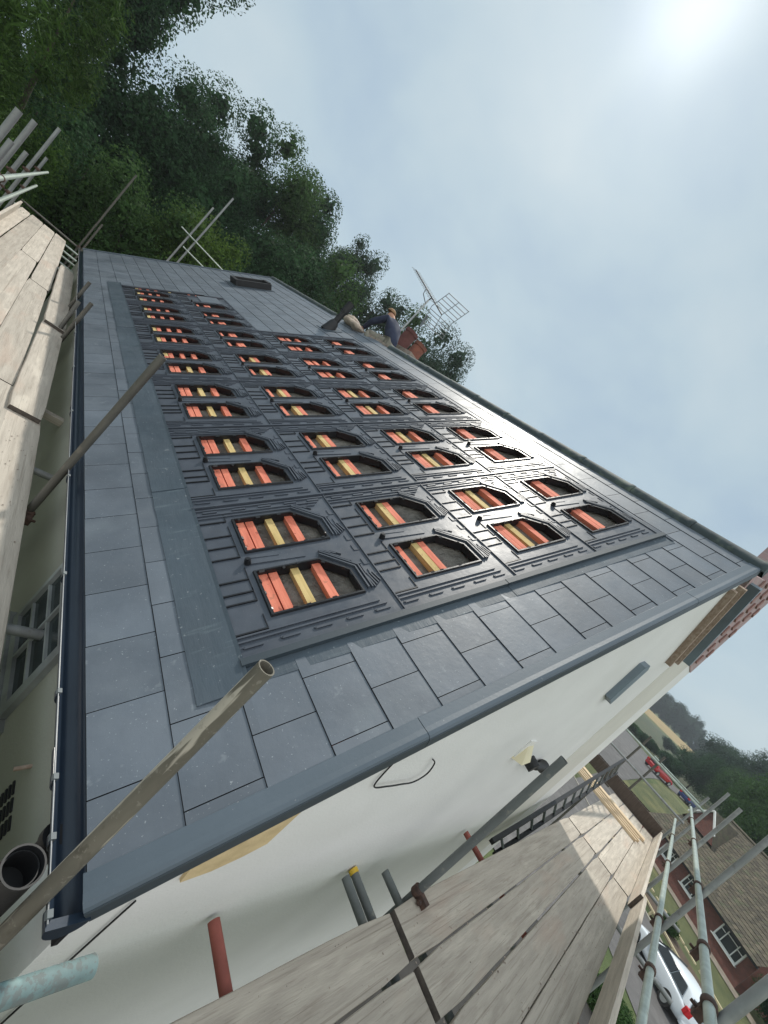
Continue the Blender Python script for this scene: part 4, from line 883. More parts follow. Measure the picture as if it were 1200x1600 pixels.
B_ = {'pel': (px, py, pz + .04), 'abd': (px, py + .1, pz + .22), 'chest': (px - .02, py + .27, pz + .42), 'neck': (px - .05, py + .45, pz + .53), 'head0': (px - .06, py + .52, pz + .56), 'head1': (px - .08, py + .64, pz + .6), 
      'shL': (px - .20, py + .38, pz + .45), 'elL': (px - .30, py + .55, pz + .22), 'wrL': (px - .25, py + .72, pz + .05), 'shR': (px + .16, py + .38, pz + .47), 'elR': (px + .22, py + .6, pz + .25), 'wrR': (px + .08, py + .8, pz + .08),
      'hipL': (px - .12, py + .02, pz + .02), 'knL': (px - .28, py + .42, pz - .0), 'anL': (px - .34, py + .12, pz - .22), 'toL': (px - .36, py + .3, pz - .28),
      'hipR': (px + .12, py + .02, pz + .02), 'knR': (px + .2, py + .42, pz + .0), 'anR': (px + .3, py + .1, pz - .2), 'toR': (px + .32, py + .28, pz - .27)}
kk = list(B_); E_ = [('pel', 'abd'), ('abd', 'chest'), ('chest', 'neck'), ('neck', 'head0'), ('head0', 'head1'), ('chest', 'shL'), ('shL', 'elL'), ('elL', 'wrL'), ('chest', 'shR'), ('shR', 'elR'), ('elR', 'wrR'), ('pel', 'hipL'), ('hipL', 'knL'), ('knL', 'anL'), ('anL', 'toL'), ('pel', 'hipR'), ('hipR', 'knR'), ('knR', 'anR'), ('anR', 'toR')]
RD = dict(pel=.13, abd=.125, chest=.14, neck=.055, head0=.075, head1=.09, shL=.065, elL=.045, wrL=.03, shR=.065, elR=.045, wrR=.03, hipL=.095, knL=.065, anL=.045, toL=.04, hipR=.095, knR=.065, anR=.045, toR=.04)
skin_obj('body', [B_[k] for k in kk], [(kk.index(a), kk.index(b)) for a, b in E_], [RD[k] * (1 if k in ('neck', 'head0', 'head1', 'wrL', 'wrR') else .4) for k in kk], 'skin', wk)
tk = ['pel', 'abd', 'chest', 'neck', 'shL', 'elL', 'wrL', 'shR', 'elR', 'wrR']; te = [('pel', 'abd'), ('abd', 'chest'), ('chest', 'neck'), ('chest', 'shL'), ('shL', 'elL'), ('elL', 'wrL'), ('chest', 'shR'), ('shR', 'elR'), ('elR', 'wrR')]
skin_obj('jacket', [B_[k] for k in tk], [(tk.index(a), tk.index(b)) for a, b in te], [RD[k] + .018 for k in tk], 'navy', wk)
tk = ['pel', 'hipL', 'knL', 'anL', 'hipR', 'knR', 'anR']; te = [('pel', 'hipL'), ('hipL', 'knL'), ('knL', 'anL'), ('pel', 'hipR'), ('hipR', 'knR'), ('knR', 'anR')]
skin_obj('trousers', [B_[k] for k in tk], [(tk.index(a), tk.index(b)) for a, b in te], [RD[k] + .02 for k in tk], 'khaki', wk)
mb = MB()
h0 = Vector(B_['head1']) + Vector((-.0, -.0, .03)); vs = []
for i in range(6):
    for k in range(14):
        a_ = i / 5 * 1.35; vs.append(h0 + Vector((.1 * math.sin(a_) * math.cos(k * math.pi / 7), .115 * math.sin(a_) * math.sin(k * math.pi / 7) - .02, .1 * math.cos(a_) - .01)))
mb.add(vs, [(i * 14 + k, (i + 1) * 14 + k, (i + 1) * 14 + (k + 1) % 14, i * 14 + (k + 1) % 14) for i in range(5) for k in range(14)], True); obj('hair', mb, 'hair', wk)
for side, w in (('L', B_['wrL']), ('R', B_['wrR'])):
    w = Vector(w); f = Vector((0.1, .75, -.6)).normalized(); s_ = f.cross(Vector((0, 0, 1))).normalized()
    pts = [w, w + f * .05, w + f * .09]; rads = [(.03, .018), (.036, .016), (.034, .014)]; ed = [(0, 1), (1, 2)]
    for q in range(4):
        b_ = len(pts); o_ = s_ * (-.027 + .018 * q); L_ = [.065, .075, .07, .055][q]
        pts += [w + f * .095 + o_, w + f * (.095 + L_ * .5) + o_ - Vector((0, 0, .008)), w + f * (.09 + L_ * .85) + o_ - Vector((0, 0, .028))]; rads += [.0095, .009, .0075]; ed += [(2, b_), (b_, b_ + 1), (b_ + 1, b_ + 2)]
    b_ = len(pts); pts += [w + f * .03 - s_ * .04, w + f * .07 - s_ * .055]; rads += [.011, .009]; ed += [(0, b_), (b_, b_ + 1)]
    skin_obj('hand', pts, ed, rads, 'skin', wk, 1)
# heap of sacks on the ridge beside the worker
for k, (s_, y, w_, l_, lab) in enumerate([(4.14, 8.05, .14, .42, 'beige sack slumped on the ridge left of the worker'), (4.08, 7.65, .15, .3, 'small pale sack at the foot of the worker'), (4.3, 8.25, .15, .26, 'crumpled sack behind the other two on the ridge')]):
    mb = MB(); c = R3(s_, y, .05); vs = []; rg = random.Random(k + 5)
    for i in range(9):
        for j in range(14):
            a_ = math.pi * i / 8; b_ = 2 * math.pi * j / 14; nz = 1 + rg.uniform(-.16, .16)
            vs.append(c + Vector((w_ * math.sin(a_) * math.cos(b_) * nz, l_ * .6 * math.cos(a_) * (1 + rg.uniform(-.1, .1)), .075 * math.sin(a_) * math.sin(b_) * nz + .01)))
    mb.add(vs, [(i * 14 + j, (i + 1) * 14 + j, (i + 1) * 14 + (j + 1) % 14, i * 14 + (j + 1) % 14) for i in range(8) for j in range(14)], True)
    tag(obj('sack', mb, 'sacks', origin=c), lab, 'sack', 'sacks on the ridge')

# ------------------------------------------------------------------ neighbouring brick house
ND, NE, NNn = 27.05, 39.4, -33.25
nb = thing('brick_house', 'red brick bungalow with brown tiled roof and white windows below the scaffold', 'house', DN(ND, NNn, -8))
mb = MB(); mb.box(ND, NE, -43.0, NNn, -8.2, -5.85, RDN); obj('wall', mb, 'brick', nb)
# main roof with individual tile courses; slope from eave to ridge
def tiled_roof(d0, d1, n0, z0, n1, z1, tw=.3, g=.27, seed=1):
    mb = MB(); a = Vector((0, n1 - n0, z1 - z0)); L_ = a.length; a.normalize(); nrm = Vector((0, -a.z, a.y)); 
    if nrm.z < 0: nrm = -nrm
    rg = random.Random(seed); nc = int(L_ / g)
    for j in range(nc + 1):
        t0 = j * g; t1 = min(t0 + g + .03, L_)
        if t1 <= t0: break
        x = d0 + (tw / 2 if j % 2 else 0) - tw
        while x < d1:
            x0 = max(x, d0); x1 = min(x + tw - .006, d1); x += tw
            if x1 - x0 < .02: continue
            l0 = .05 + rg.uniform(-.006, .008); pts = []
            def pt(xx, t, h): return RDN @ (Vector((xx, n0, z0)) + a * t + nrm * h)
            xm = (x0 + x1) / 2
            v = [pt(x0, t0, 0), pt(x1, t0, 0), pt(x1, t0, l0 - .01), pt(xm, t0, l0), pt(x0, t0, l0 - .012), pt(x0, t1, .012), pt(xm, t1, .02), pt(x1, t1, .012)]
            mb.add(v, [(0, 1, 2, 3, 4), (4, 3, 6, 5), (3, 2, 7, 6)])
    return mb
ro = obj('roof', tiled_roof(ND - .25, NE, -32.8, -6.0, -37.6, -1.35), 'rtile', nb)
obj('rear_roof_slope', MB().add([RDN @ Vector(p) for p in [(ND - .25, -37.6, -1.33), (NE, -37.6, -1.33), (NE, -43.2, -6.2), (ND - .25, -43.2, -6.2)]], [(0, 1, 2, 3)]), 'rtile', nb)
mb = MB(); mb.tube([RDN @ Vector((ND - .25, -37.6, -1.3)), RDN @ Vector((NE, -37.6, -1.3))], .13, 10); obj('ridge_tiles', mb, 'rtile', ro)
mb = MB(); mb.add([RDN @ Vector(p) for p in [(ND + .01, NNn, -5.85), (ND + .01, -37.6, -1.45), (ND + .01, -43, -5.85)]], [(0, 1, 2)]); obj('gable_end', mb, 'brick', nb)
mb = MB(); mb.box(ND - .25, NE, -32.92, -32.8, -6.12, -6.0, RDN); obj('gutter', mb, 'black', nb)
def nwin(d0, d1, z0, z1, name='window'):
    mb = MB(); t = .1; y0, y1 = NNn, NNn + .05
    for b_ in [(d0, d1, z0, z0 + t), (d0, d1, z1 - t, z1), (d0, d0 + t, z0 + t, z1 - t), (d1 - t, d1, z0 + t, z1 - t)]: mb.box(b_[0], b_[1], y0, y1, b_[2], b_[3], RDN)
    w_ = d1 - d0
    for f_ in (.27, .73): mb.box(d0 + w_ * f_ - .03, d0 + w_ * f_ + .03, y0, y1 - .005, z0 + t, z1 - t, RDN)
    for (a, b) in ((.0, .27), (.73, 1)): mb.box(d0 + w_ * a + t, d0 + w_ * b - .03, y0, y1 - .008, z0 + (z1 - z0) * .62, z0 + (z1 - z0) * .62 + .05, RDN)
    mb.box(d0 + w_ * .27, d0 + w_ * .73, y0, y1 - .008, z0 + (z1 - z0) * .72, z0 + (z1 - z0) * .72 + .05, RDN)
    w = obj(name, mb, 'white', nb)
    mb = MB(); mb.box(d0 + t * .5, d1 - t * .5, y0 - .01, y0 + .02, z0 + t * .5, z1 - t * .5, RDN); obj('pane', mb, 'glass', w)
    mb = MB(); mb.box(d0 - .08, d1 + .08, y0, y1 + .08, z0 - .06, z0 - .003, RDN); obj('sill', mb, 'white', w)
nwin(27.8, 29.85, -7.18, -6.08); nwin(32.0, 33.6, -7.15, -6.08); nwin(35.0, 36.6, -7.1, -6.08); pass
# small brick gable in the roof
mb = MB(); GD = 37.6; gp = [(35.7, -3.75), (39.3, -3.75), (GD, -1.75)]
mb.add([RDN @ Vector((d_, n_, z_)) for n_ in (-34.8, -36.5) for d_, z_ in gp], [(0, 1, 2), (5, 4, 3), (0, 3, 4, 1)]); gw = obj('roof_gable', mb, 'brick', nb)
mb = MB(); 
for (a, b) in (((36.1, -3.1), (GD, -1.66)), ((39.2, -3.3), (GD, -1.66))): mb.bar(RDN @ Vector((a[0], -34.7, a[1])), RDN @ Vector((b[0], -34.7, b[1])), .1, .14, (0, 0, 1))
obj('bargeboard', mb, 'white', gw)
mb = MB(); mb.add([RDN @ Vector(p) for p in [(35.5, -34.75, -3.95), (GD, -34.75, -1.6), (GD, -37.2, -1.6), (35.5, -35.2, -3.95)]] + [RDN @ Vector(p) for p in [(39.4, -34.75, -3.95), (GD, -34.75, -1.6), (GD, -37.2, -1.6), (39.4, -35.2, -3.95)]], [(0, 1, 2, 3), (7, 6, 5, 4)]); obj('gable_roof', mb, 'rtile', gw)
mb = MB(); mb.box(31.0, 31.6, -32.5, NNn + .2, -6.2, -6.05, RDN)
obj('porch_lead', MB().box(29.0, 29.7, -34.6, -34.0, -4.6, -4.45, RDN), 'mortar', nb) if False else None
a2 = thing('tv_aerial', 'small pale aerial on the brown tiled roof of the brick bungalow', 'aerial', DN(34.6, -37.6, -1.3))
mb = MB(); q0 = DN(34.6, -37.6, -1.3); mb.tube([q0, q0 + Vector((0, 0, 1.0))], .02, 6)
for k in range(6): mb.tube([q0 + Vector((-.3 + .12 * k, -.25, .95)), q0 + Vector((-.3 + .12 * k, .25, .95))], .012, 6)
mb.tube([q0 + Vector((-.35, 0, .95)), q0 + Vector((.4, 0, .95))], .015, 6); obj('mast', mb, 'alu', a2)
# garden rails
for k, (n_, d0, d1, lab) in enumerate([(-25.2, 19.0, 33.5, 'low pale timber rail edging the road beside the white car'), (-28.3, 21.5, 31.5, 'broken pale edging strip across the bungalow lawn')]):
    r = thing('garden_rail', lab, 'rail', DN(d0, n_, -8)); mb = MB()
    if k == 0:
        mb.box(d0, d1, n_ - .05, n_ + .05, -7.7, -7.62, RDN)
        obj('rail', mb, 'rail_wood', r); 
        for q in range(8):
            mb = MB(); dd = d0 + (d1 - d0) * q / 7; mb.box(dd - .05, dd + .05, n_ - .045, n_ + .045, -8.1, -7.705, RDN); obj('post', mb, 'rail_wood', r)
    else:
        for q in range(9): mb.box(d0 + q * 1.1, d0 + q * 1.1 + .75 + .2 * (q % 2), n_ - .06, n_ + .06, -7.99, -7.9 + .02 * (q % 3), RDN)
        obj('edging', mb, 'rail_wood', r)
# dark fence beyond the deck end
df = thing('board_fence', 'dark brown boarded garden fence beyond the end of the gable deck', 'fence', (56, 1, -7.7))
mb = MB()
for q in range(30):
    y_ = -5.0 + q * .32; mb.box(56.0 + .02 * (q % 2), 56.05 + .02 * (q % 2), y_, y_ + .3, -7.9, -6.35)
obj('boards', mb, 'darkfence', df)

# ------------------------------------------------------------------ cars
def make_car(name, label, loc, yaw, paint, kind='hatch', scale=1.0, group=None):
    """length runs along local x, rear at x=0, front at x=4.05"""
    root = thing(name, label, 'car', loc, group, (0, 0, yaw)); root.scale = (scale,) * 3
    st = [(0.0, .42, .62, .72, .66), (.06, .30, .80, .80, .70), (.35, .24, .92, .84, .74), (.9, .22, .95, .86, .76), (1.7, .2, .95, .87, .78), (2.5, .2, .94, .87, .78), (3.0, .22, .90, .86, .76), (3.5, .24, .80, .84, .7), (3.85, .28, .68, .78, .6), (4.05, .38, .55, .66, .5)]
    mb = MB(); vs = []; 
    for (x, zb, zt_, w, wt) in st:
        zm = (zb + zt_) / 2
        half = [(0, zb - .02), (w * .86, zb), (w * .98, zb + .1), (w, zm), (w * .98, zt_ - .06), (w * .93, zt_), (wt * .8, zt_ + .02), (0, zt_ + .03)]
        ring = half + [(-a, b) for a, b in half[-2:0:-1]]
        vs += [(x, a, b) for a, b in ring]
    n = 14
    mb.add(vs, [(i * n + k, i * n + (k + 1) % n, (i + 1) * n + (k + 1) % n, (i + 1) * n + k) for i in range(len(st) - 1) for k in range(n)], True)
    mb.add(vs[:n], [tuple(range(n))[::-1]], True); mb.add(vs[-n:], [tuple(range(n))], True)
    body = obj('body', mb, paint, root, local=True); sb = body.modifiers.new('sub', 'SUBSURF'); sb.levels = 1; sb.render_levels = 2
    # greenhouse
    gs = [(.12, .93, .94, .70, .70), (.30, .93, 1.28, .72, .60), (.62, .93, 1.43, .74, .58), (1.3, .93, 1.47, .76, .60), (2.0, .93, 1.45, .76, .60), (2.55, .92, 1.2, .75, .62), (3.0, .90, .93, .72, .68)]
    mb = MB(); vs = []
    for (x, zb, zt_, w, wt) in gs:
        half = [(w, zb - .03), (w * .99, zb + .02), (w * .5 + wt * .5, (zb + zt_) / 2), (wt * 1.0, zt_ - .05 if zt_ > zb + .1 else zt_), (wt * .9, zt_ - .01), (0, zt_ + .012)]
        ring = half + [(-a, b) for a, b in half[-2::-1]]
        vs += [(x, a, b) for a, b in ring]
    n = 11
    mb.add(vs, [(i * n + k + 1, i * n + k, (i + 1) * n + k, (i + 1) * n + k + 1) for i in range(len(gs) - 1) for k in range(n - 1)], True)
    cb_ = obj('cabin', mb, paint, root, local=True); sb = cb_.modifiers.new('sub', 'SUBSURF'); sb.levels = 1; sb.render_levels = 2
    for sgn in (1, -1):
        mb = MB()
        for (xa, xb, xc, xd) in ((.5, 1.28, 1.25, .72), (1.34, 2.62, 2.15, 1.31)):
            z0, z1 = 1.0, 1.35; ya, yb = .775 * sgn, .66 * sgn
            mb.add([(xa, ya, z0), (xb, ya, z0), (xc, yb, z1), (xd, yb, z1)] + [(xa, ya - .04 * sgn, z0), (xb, ya - .04 * sgn, z0), (xc, yb - .04 * sgn, z1), (xd, yb - .04 * sgn, z1)], [(0, 1, 2, 3), (7, 6, 5, 4), (0, 4, 5, 1), (1, 5, 6, 2), (2, 6, 7, 3), (3, 7, 4, 0)])
        obj('side_window', mb, 'carglass', root, local=True)
    mb = MB(); mb.add([(.10, -.62, .98), (.10, .62, .98), (.33, .52, 1.30), (.33, -.52, 1.30), (.16, -.6, .98), (.16, .6, .98), (.39, .5, 1.29), (.39, -.5, 1.29)], [(0, 1, 2, 3), (7, 6, 5, 4), (0, 4, 5, 1), (1, 5, 6, 2), (2, 6, 7, 3), (3, 7, 4, 0)]); obj('rear_window', mb, 'carglass', root, local=True)
    mb = MB(); mb.add([(2.98, -.62, .97), (2.98, .62, .97), (2.25, .54, 1.41), (2.25, -.54, 1.41), (2.9, -.6, .94), (2.9, .6, .94), (2.2, .5, 1.36), (2.2, -.5, 1.36)], [(0, 1, 2, 3), (7, 6, 5, 4), (0, 4, 5, 1), (1, 5, 6, 2), (2, 6, 7, 3), (3, 7, 4, 0)]); obj('windscreen', mb, 'carglass', root, local=True)
    for sgn in (1, -1):
        mb = MB(); mb.box(-.015, .16, .5 * sgn if sgn > 0 else -.8, .8 if sgn > 0 else -.5, .68, .98); obj('tail_light', mb, 'taillight', root, local=True, bevel=.03)
        mb = MB(); mb.box(3.78, 3.98, .42 * sgn if sgn > 0 else -.7, .7 if sgn > 0 else -.42, .56, .68); obj('headlight', mb, 'headlight', root, local=True, bevel=.03)
        for x in (.72, 3.22):
            mb = MB(); mb.tube([(x, .70 * sgn, .31), (x, .88 * sgn, .31)], .31, 22); wh = obj('tyre', mb, 'tyre', root, local=True)
            mb = MB(); mb.tube([(x, .85 * sgn, .31), (x, .89 * sgn, .31)], .19, 14); obj('rim', mb, 'alu', wh, local=True)
        mb = MB(); mb.box(2.6, 2.8, .84 if sgn > 0 else -1.0, 1.0 if sgn > 0 else -.84, .95, 1.08); obj('mirror', mb, paint, root, local=True, bevel=.03)
    mb = MB(); mb.box(-.04, .1, -.68, .68, .3, .48); obj('bumper', mb, paint, root, local=True, bevel=.04)
    return root
yaw_d = math.atan2(dv.y, dv.x)
G_ = 'cars parked on the roads below'
make_car('parked_car', 'white hatchback seen from behind, parked on the road below the gable deck', DN(17.3, -21.65, -7.97), yaw_d, 'carwhite', group=G_)
make_car('parked_car', 'red hatchback parked far off beside the lawn', (87.6, 2.0, zt(88, 1) + .06), math.atan2(-3.6, 5.7), 'carred', group=G_, scale=1.3)
make_car('parked_car', 'dark blue car parked beyond the red one', (93.5, -3.4, zt(94, -4) + .06), math.atan2(-2.8, 6.0), 'carblue', group=G_, scale=1.1)

# ------------------------------------------------------------------ trees
def crown_mesh(R, z0, z1, nleaf, seed, leaf=.28, shape='round', nb=26):
    nleaf = int(nleaf * 4.6); leaf = leaf * .5; nb = int(nb * 1.6)
    rg = np.random.default_rng(seed); cz = (z0 + z1) / 2; hz = (z1 - z0) / 2
    d = rg.normal(size=(nb, 3)); d /= np.linalg.norm(d, axis=1)[:, None]
    rr = rg.uniform(.35, .82, nb)[:, None]
    cen = d * rr * np.array([R, R, hz]) + np.array([0, 0, cz])
    br = rg.uniform(.28, .46, nb) * R
    if shape == 'cone':
        k = (cen[:, 2] - z0) / (z1 - z0); cen[:, :2] *= (1.05 - k)[:, None]; br *= (1.15 - k)
    idx = rg.choice(nb, nleaf, p=br ** 2 / np.sum(br ** 2))
    u = rg.normal(size=(nleaf, 3)); u /= np.linalg.norm(u, axis=1)[:, None]
    rad_ = rg.uniform(.55, 1.08, nleaf) ** .6
    sq = np.array([1, 1, .8]) if shape != 'cone' else np.array([.8, .8, 1.6])
    pos = cen[idx] + u * (br[idx] * rad_)[:, None] * sq
    cen0 = cen.copy(); zmin = pos[:, 2].min(); zspan = np.percentile(pos[:, 2], 98.5) - zmin; pos[:, 2] = z0 + (pos[:, 2] - zmin) / zspan * (z1 - z0)
    mxr = np.percentile(np.hypot(pos[:, 0], pos[:, 1]), 99); pos[:, :2] *= R / mxr; cen = cen * np.array([R / mxr * .8, R / mxr * .8, .9])
    # leaf quads
    nrm = u + rg.normal(size=(nleaf, 3)) * .7; nrm[:, 2] += .25; nrm /= np.linalg.norm(nrm, axis=1)[:, None]
    t = np.cross(nrm, rg.normal(size=(nleaf, 3))); t /= np.linalg.norm(t, axis=1)[:, None]; b = np.cross(nrm, t)
    sz = rg.uniform(.5, 1.1, nleaf)[:, None] * leaf * .5
    nc = int(nleaf * .12); core = cen0[idx[:nc]] + u[:nc] * (br[idx[:nc]] * rg.uniform(.1, .6, nc))[:, None] * sq
    core[:, 2] = z0 + (core[:, 2] - zmin) / zspan * (z1 - z0); core[:, :2] *= R / mxr; pos[:nc] = core; sz[:nc] *= 3.0
    if shape == 'cone': b = b * .35; t = t * 1.3
    q = np.stack([pos - t * sz, pos + b * sz * .62 + nrm * sz * .15, pos + t * sz, pos - b * sz * .62 + nrm * sz * .15], 1).reshape(-1, 3)
    me = bpy.data.meshes.new('crown'); me.vertices.add(len(q)); me.vertices.foreach_set('co', q.ravel().astype(np.float32))
    me.loops.add(len(q)); me.loops.foreach_set('vertex_index', np.arange(len(q), dtype=np.int32))
    me.polygons.add(nleaf); me.polygons.foreach_set('loop_start', np.arange(0, len(q), 4, dtype=np.int32)); me.polygons.foreach_set('loop_total', np.full(nleaf, 4, dtype=np.int32))
    me.update(calc_edges=True); return me, cen
def tree(label, x, y, H, R, leafmat, nleaf=9000, seed=1, leaf=.28, z0f=.2, shape='round', name='tree', zb=None, group=None, cat='tree', nb=26):
    zb = zt(x, y) if zb is None else zb
    t = thing(name, label, cat, (x, y, zb - .1), group)
    me, cen = crown_mesh(R, H * z0f, H, nleaf, seed, leaf, shape, nb)
    me.materials.append(M[leafmat]); o = bpy.data.objects.new('crown', me); C.objects.link(o); o.parent = t
    mb = MB(); rg = random.Random(seed); r0 = max(.05, H * .012)
    pts = [Vector((0, 0, 0)), Vector((rg.uniform(-.1, .1), rg.uniform(-.1, .1), H * .3)), Vector((rg.uniform(-.3, .3), rg.uniform(-.3, .3), H * .6)), Vector((rg.uniform(-.3, .3), rg.uniform(-.3, .3), H * .9))]
    mb.tube(pts, [r0 * 1.3, r0, r0 * .6, r0 * .15], 10)
    for k in range(min(10, len(cen))):
        c = Vector(cen[k]); s_ = pts[1].lerp(pts[2], rg.uniform(0, .9)); m_ = s_.lerp(c, .5) + Vector((0, 0, R * .08)); mb.tube([s_, m_, c], [r0 * .35, r0 * .2, r0 * .05], 6)
    tr = obj('trunk', mb, 'bark', t, local=True)
    return t
def azt(az, D): return (D * math.sin(rad(az)), D * math.cos(rad(az)))
WG = 'trees of the wood behind the house'
def wood(label, az, D, el, R, m, n=9000, seed=1, leaf=.28, z0f=.12, shape='round', cat='tree', name='tree', nb=26):
    x, y = azt(az, D); zb = zt(x, y); H = D * math.tan(rad(el)) - zb
    return tree(label, x, y, H, R, m, n, seed, leaf, z0f, shape, name=name, group=WG, cat=cat, nb=nb)
wood('bright green feathery conifer at the top left corner', -9.5, 15, 14, 2.3, 'leaf_conifer', 9000, 11, .2, .05, 'cone', nb=40, name='conifer')
wood('second bright green conifer just right of the corner one', -5.0, 17, 12.5, 1.5, 'leaf_conifer', 7000, 12, .2, .05, 'cone', nb=40, name='conifer')
wood('tallest dark tree, sky showing through its thin crown edge', -5.5, 25, 35, 2.8, 'leaf_dark', 15000, 13, .3, .1, nb=34)
wood('dark broad tree behind the conifers', -14, 24, 30, 4.5, 'leaf_dark', 9000, 31, .32, .1)
wood('dark rounded tree right of the tallest one, lower than it', 4.2, 29, 14.0, 3.0, 'leaf_dark', 10000, 14)
wood('dark tree whose crown top meets the sky at the first notch of the tree line', 9.0, 28, 14.8, 2.8, 'leaf_dark', 10000, 15)
wood('broad dark tree above the far verge, highest of the middle of the tree line', 13.6, 28, 16.8, 3.2, 'leaf_mid', 12000, 16)
wood('dark tree forming the right shoulder of the broad one', 18.0, 29, 15.8, 2.5, 'leaf_dark', 9000, 17)
wood('light open crowned tree left of the vent pipe', 23.3, 31, 16.4, 1.9, 'leaf_blue', 5000, 18, .26, .35)
wood('mid green tree behind the vent pipe', 24.5, 27, 12.6, 3.0, 'leaf_mid', 9000, 19)
wood('grey green tree behind the worker', 28.6, 30, 15.2, 2.6, 'leaf_blue', 8000, 20)
wood('grey green tree behind the chimney pots', 33.5, 30, 14.6, 3.3, 'leaf_mid', 11000, 21)
wood('hazy tree right of the chimney pots', 37.2, 30, 15.4, 3.2, 'leaf_blue', 12000, 22, .26)
wood('last hazy tree where the tree line meets the ridge', 41.0, 30, 16.0, 2.7, 'leaf_blue', 12000, 23, .26)
wood('low dark tree filling behind the last hazy ones', 38.5, 35, 14.0, 4.6, 'leaf_blue', 12000, 24, .3)
wood('bright green bush behind the two uprights beyond the far verge', 11.3, 19, 4.6, 1.9, 'leaf_bright', 7000, 25, .2, .05, name='bush')
wood('bright green bush left of the rails beyond the far verge', 8.2, 20, 5.0, 1.7, 'leaf_bright', 6000, 26, .2, .05, name='bush')
wood('olive green bush behind the far corner upright', 5.0, 19, 3.6, 2.0, 'leaf_mid', 6500, 27, .2, .05, name='bush')
wood('dark bush low behind the far end of the eave deck', 1.0, 19.5, 2.6, 1.9, 'leaf_mid', 6500, 28, .2, .05, name='bush')
wood('dark undergrowth bush behind the left edge uprights', -4.0, 20, 3.0, 2.2, 'leaf_dark', 6500, 29, .22, .05, name='bush')
wood('dark bush under the conifers at the left edge', -9.0, 20, 3.0, 2.4, 'leaf_dark', 6500, 30, .22, .05, name='bush')
wood('dark tree filling the wood behind the olive bush', 1.5, 26, 9.5, 3.2, 'leaf_dark', 9000, 32, .28, .08)
wood('dark tree filling the wood above the bright bushes', 7.5, 25, 9.5, 2.8, 'leaf_dark', 9000, 33, .28, .08)
wood('dark tree filling the wood behind the skylight', 14.5, 24, 9.0, 2.8, 'leaf_dark', 9000, 34, .28, .08)
wood('dark tree filling the wood right of the skylight', 19.5, 24.5, 11.0, 2.6, 'leaf_dark', 8000, 35, .28, .08)
# trees on the right, beyond the bungalow
RG = 'trees beyond the brick bungalow'
def rtree(label, az, D, el, R, m, n=7000, seed=1, leaf=.45, z0f=.1, name='tree'):
    x, y = azt(az, D); zb = zt(x, y); H = D * math.tan(rad(el)) - zb
    return tree(label, x, y, H, R, m, n, seed, leaf, z0f, name=name, group=RG)
rtree('large bright green tree at the right edge behind the tiled roof', 99.5, 62, 4.6, 5.0, 'leaf_mid', 9000, 41, .4)
rtree('dark tree right of centre behind the bungalow ridge', 97.2, 70, 4.6, 4.6, 'leaf_mid', 9000, 42, .42)
rtree('dark green tree behind the small brick gable', 91.8, 118, 1.9, 5.5, 'leaf_dark', 8000, 43, .42)
rtree('tall hazy tree at the right edge of the far tree line', 94.6, 130, 5.2, 9, 'leaf_blue', 8000, 44, .7)
rtree('hazy pointed tree left of the tall one on the far tree line', 92.4, 150, 3.6, 7, 'leaf_blue', 8000, 45, .7)
rtree('tall tree off the right edge of the far tree line', 98.5, 110, 7.0, 8, 'leaf_dark', 7000, 46, .6)
rtree('broad roadside tree right of the blue car', 95.0, 106, 2.6, 6.0, 'leaf_mid', 8000, 47, .4, name='bush')
rtree('roadside bush above the red car', 89.8, 112, -.9, 3.0, 'leaf_dark', 5000, 48, .4, name='bush')
rtree('roadside bush left of the red car', 87.4, 122, -1.3, 3.0, 'leaf_dark', 5000, 49, .4, name='bush')
rtree('round dark bush by the road near the house corner', 85.8, 128, -1.4, 2.6, 'leaf_mid', 4000, 50, .4, name='bush')
rtree('large dark tree hiding the right end of the straw field', 91.6, 190, 1.3, 6.5, 'leaf_dark', 7000, 51, .6)
rtree('brownish bush in the middle of the scrub', 88.6, 200, .0, 3.4, 'leaf_blue', 4000, 52, .5, name='bush')
# bush on the verge under the toe board
tree('low green bush on the verge under the near toe board', 20.6, -3.5, .9, 1.1, 'leaf_mid', 4000, 60, .14, .0, name='bush', group=RG)
tree('dark garden hedge bush beside the end of the bungalow', *dnp(24.5, -33.5), 2.6, 2.0, 'leaf_dark', 6000, 61, .2, .0, name='bush', group=RG)
tree('small shrub in the flower bed by the rail', *dnp(25.5, -26.6), .9, .6, 'leaf_mid', 1500, 62, .12, .0, name='bush', group=RG)
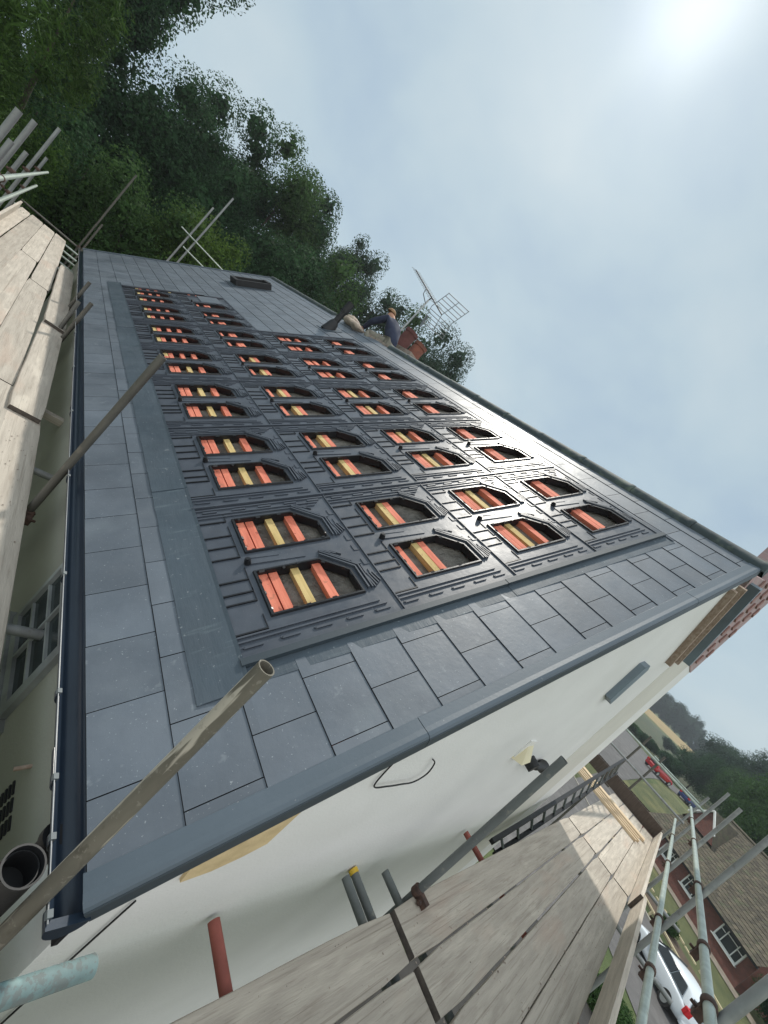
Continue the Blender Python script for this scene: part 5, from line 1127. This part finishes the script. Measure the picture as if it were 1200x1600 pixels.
# far wood on the hill: one mass
pos = []
rg = np.random.default_rng(77); allq = []
for k in range(46):
    az = 83.0 + k * .42 + rg.uniform(-.15, .15); D = rg.uniform(345, 385)
    if az > 101: break
    el = 3.5 if az < 89.2 else (3.2 - .9 * (az - 89.2) if az < 90.8 else 2.2 + rg.uniform(-.2, .5))
    el += rg.uniform(-.25, .2); x, y = azt(az, D); zb = zt(x, y); H = max(5, D * math.tan(rad(el)) - zb)
    me, cen = crown_mesh(H * .38, 0, H, 1500, 100 + k, 1.1, nb=14)
    co = np.empty(len(me.vertices) * 3, dtype=np.float32); me.vertices.foreach_get('co', co); q = co.reshape(-1, 3) + np.array([x, y, zb - .3]); allq.append(q); bpy.data.meshes.remove(me)
q = np.concatenate(allq); me = bpy.data.meshes.new('woodland'); nl = len(q) // 4
me.vertices.add(len(q)); me.vertices.foreach_set('co', q.ravel().astype(np.float32)); me.loops.add(len(q)); me.loops.foreach_set('vertex_index', np.arange(len(q), dtype=np.int32))
me.polygons.add(nl); me.polygons.foreach_set('loop_start', np.arange(0, len(q), 4, dtype=np.int32)); me.polygons.foreach_set('loop_total', np.full(nl, 4, dtype=np.int32)); me.update(calc_edges=True)
me.materials.append(M['leaf_blue']); o = bpy.data.objects.new('woodland', me); C.objects.link(o); tag(o, 'distant dark wood along the top of the straw field', 'woodland', kind='stuff')

# ------------------------------------------------------------------ haze
HZ = 0.0006
if HZ > 0:
    mb = MB(); mb.box(-90, 420, -160, 160, -9.5, 22.0)
    m = bpy.data.materials.new('haze'); m.use_nodes = True; t = m.node_tree; t.nodes.clear()
    o_ = t.nodes.new('ShaderNodeOutputMaterial'); v_ = t.nodes.new('ShaderNodeVolumePrincipled'); v_.inputs['Color'].default_value = (.86, .92, 1.0, 1); v_.inputs['Density'].default_value = HZ; v_.inputs['Anisotropy'].default_value = .5
    t.links.new(v_.outputs[0], o_.inputs['Volume']); o = obj('haze', mb, m); o['kind'] = 'stuff'

# ------------------------------------------------------------------ mortar crumbs lying on the boards
rg = random.Random(21); mb = MB()
def crumb(p, r):
    vs = []
    for k in range(6):
        a_ = k * math.pi / 3; q = rg.uniform(.6, 1.2); vs.append((p[0] + r * q * math.cos(a_), p[1] + r * q * math.sin(a_), p[2]))
    vs.append((p[0], p[1], p[2] + r * .6)); mb.add(vs, [(k, (k + 1) % 6, 6) for k in range(6)] + [(5, 4, 3, 2, 1, 0)])
for k in range(150):
    crumb((rg.uniform(1.7, 9), rg.choice([.083, -.155, -.392]) + rg.gauss(0, .02), ZD + .002), rg.uniform(.003, .010))
for k in range(160):
    crumb((rg.uniform(1.6, 9), rg.uniform(-.6, .3), ZD + .002), rg.uniform(.002, .006))
for k in range(120):
    crumb((rg.uniform(.2, .68), rg.uniform(1, 3.9), ZD + .003), rg.uniform(.002, .006))
o = obj('mortar_crumbs', mb, 'mortar'); tag(o, 'pale mortar crumbs scattered over the scaffold boards', 'debris', kind='stuff')
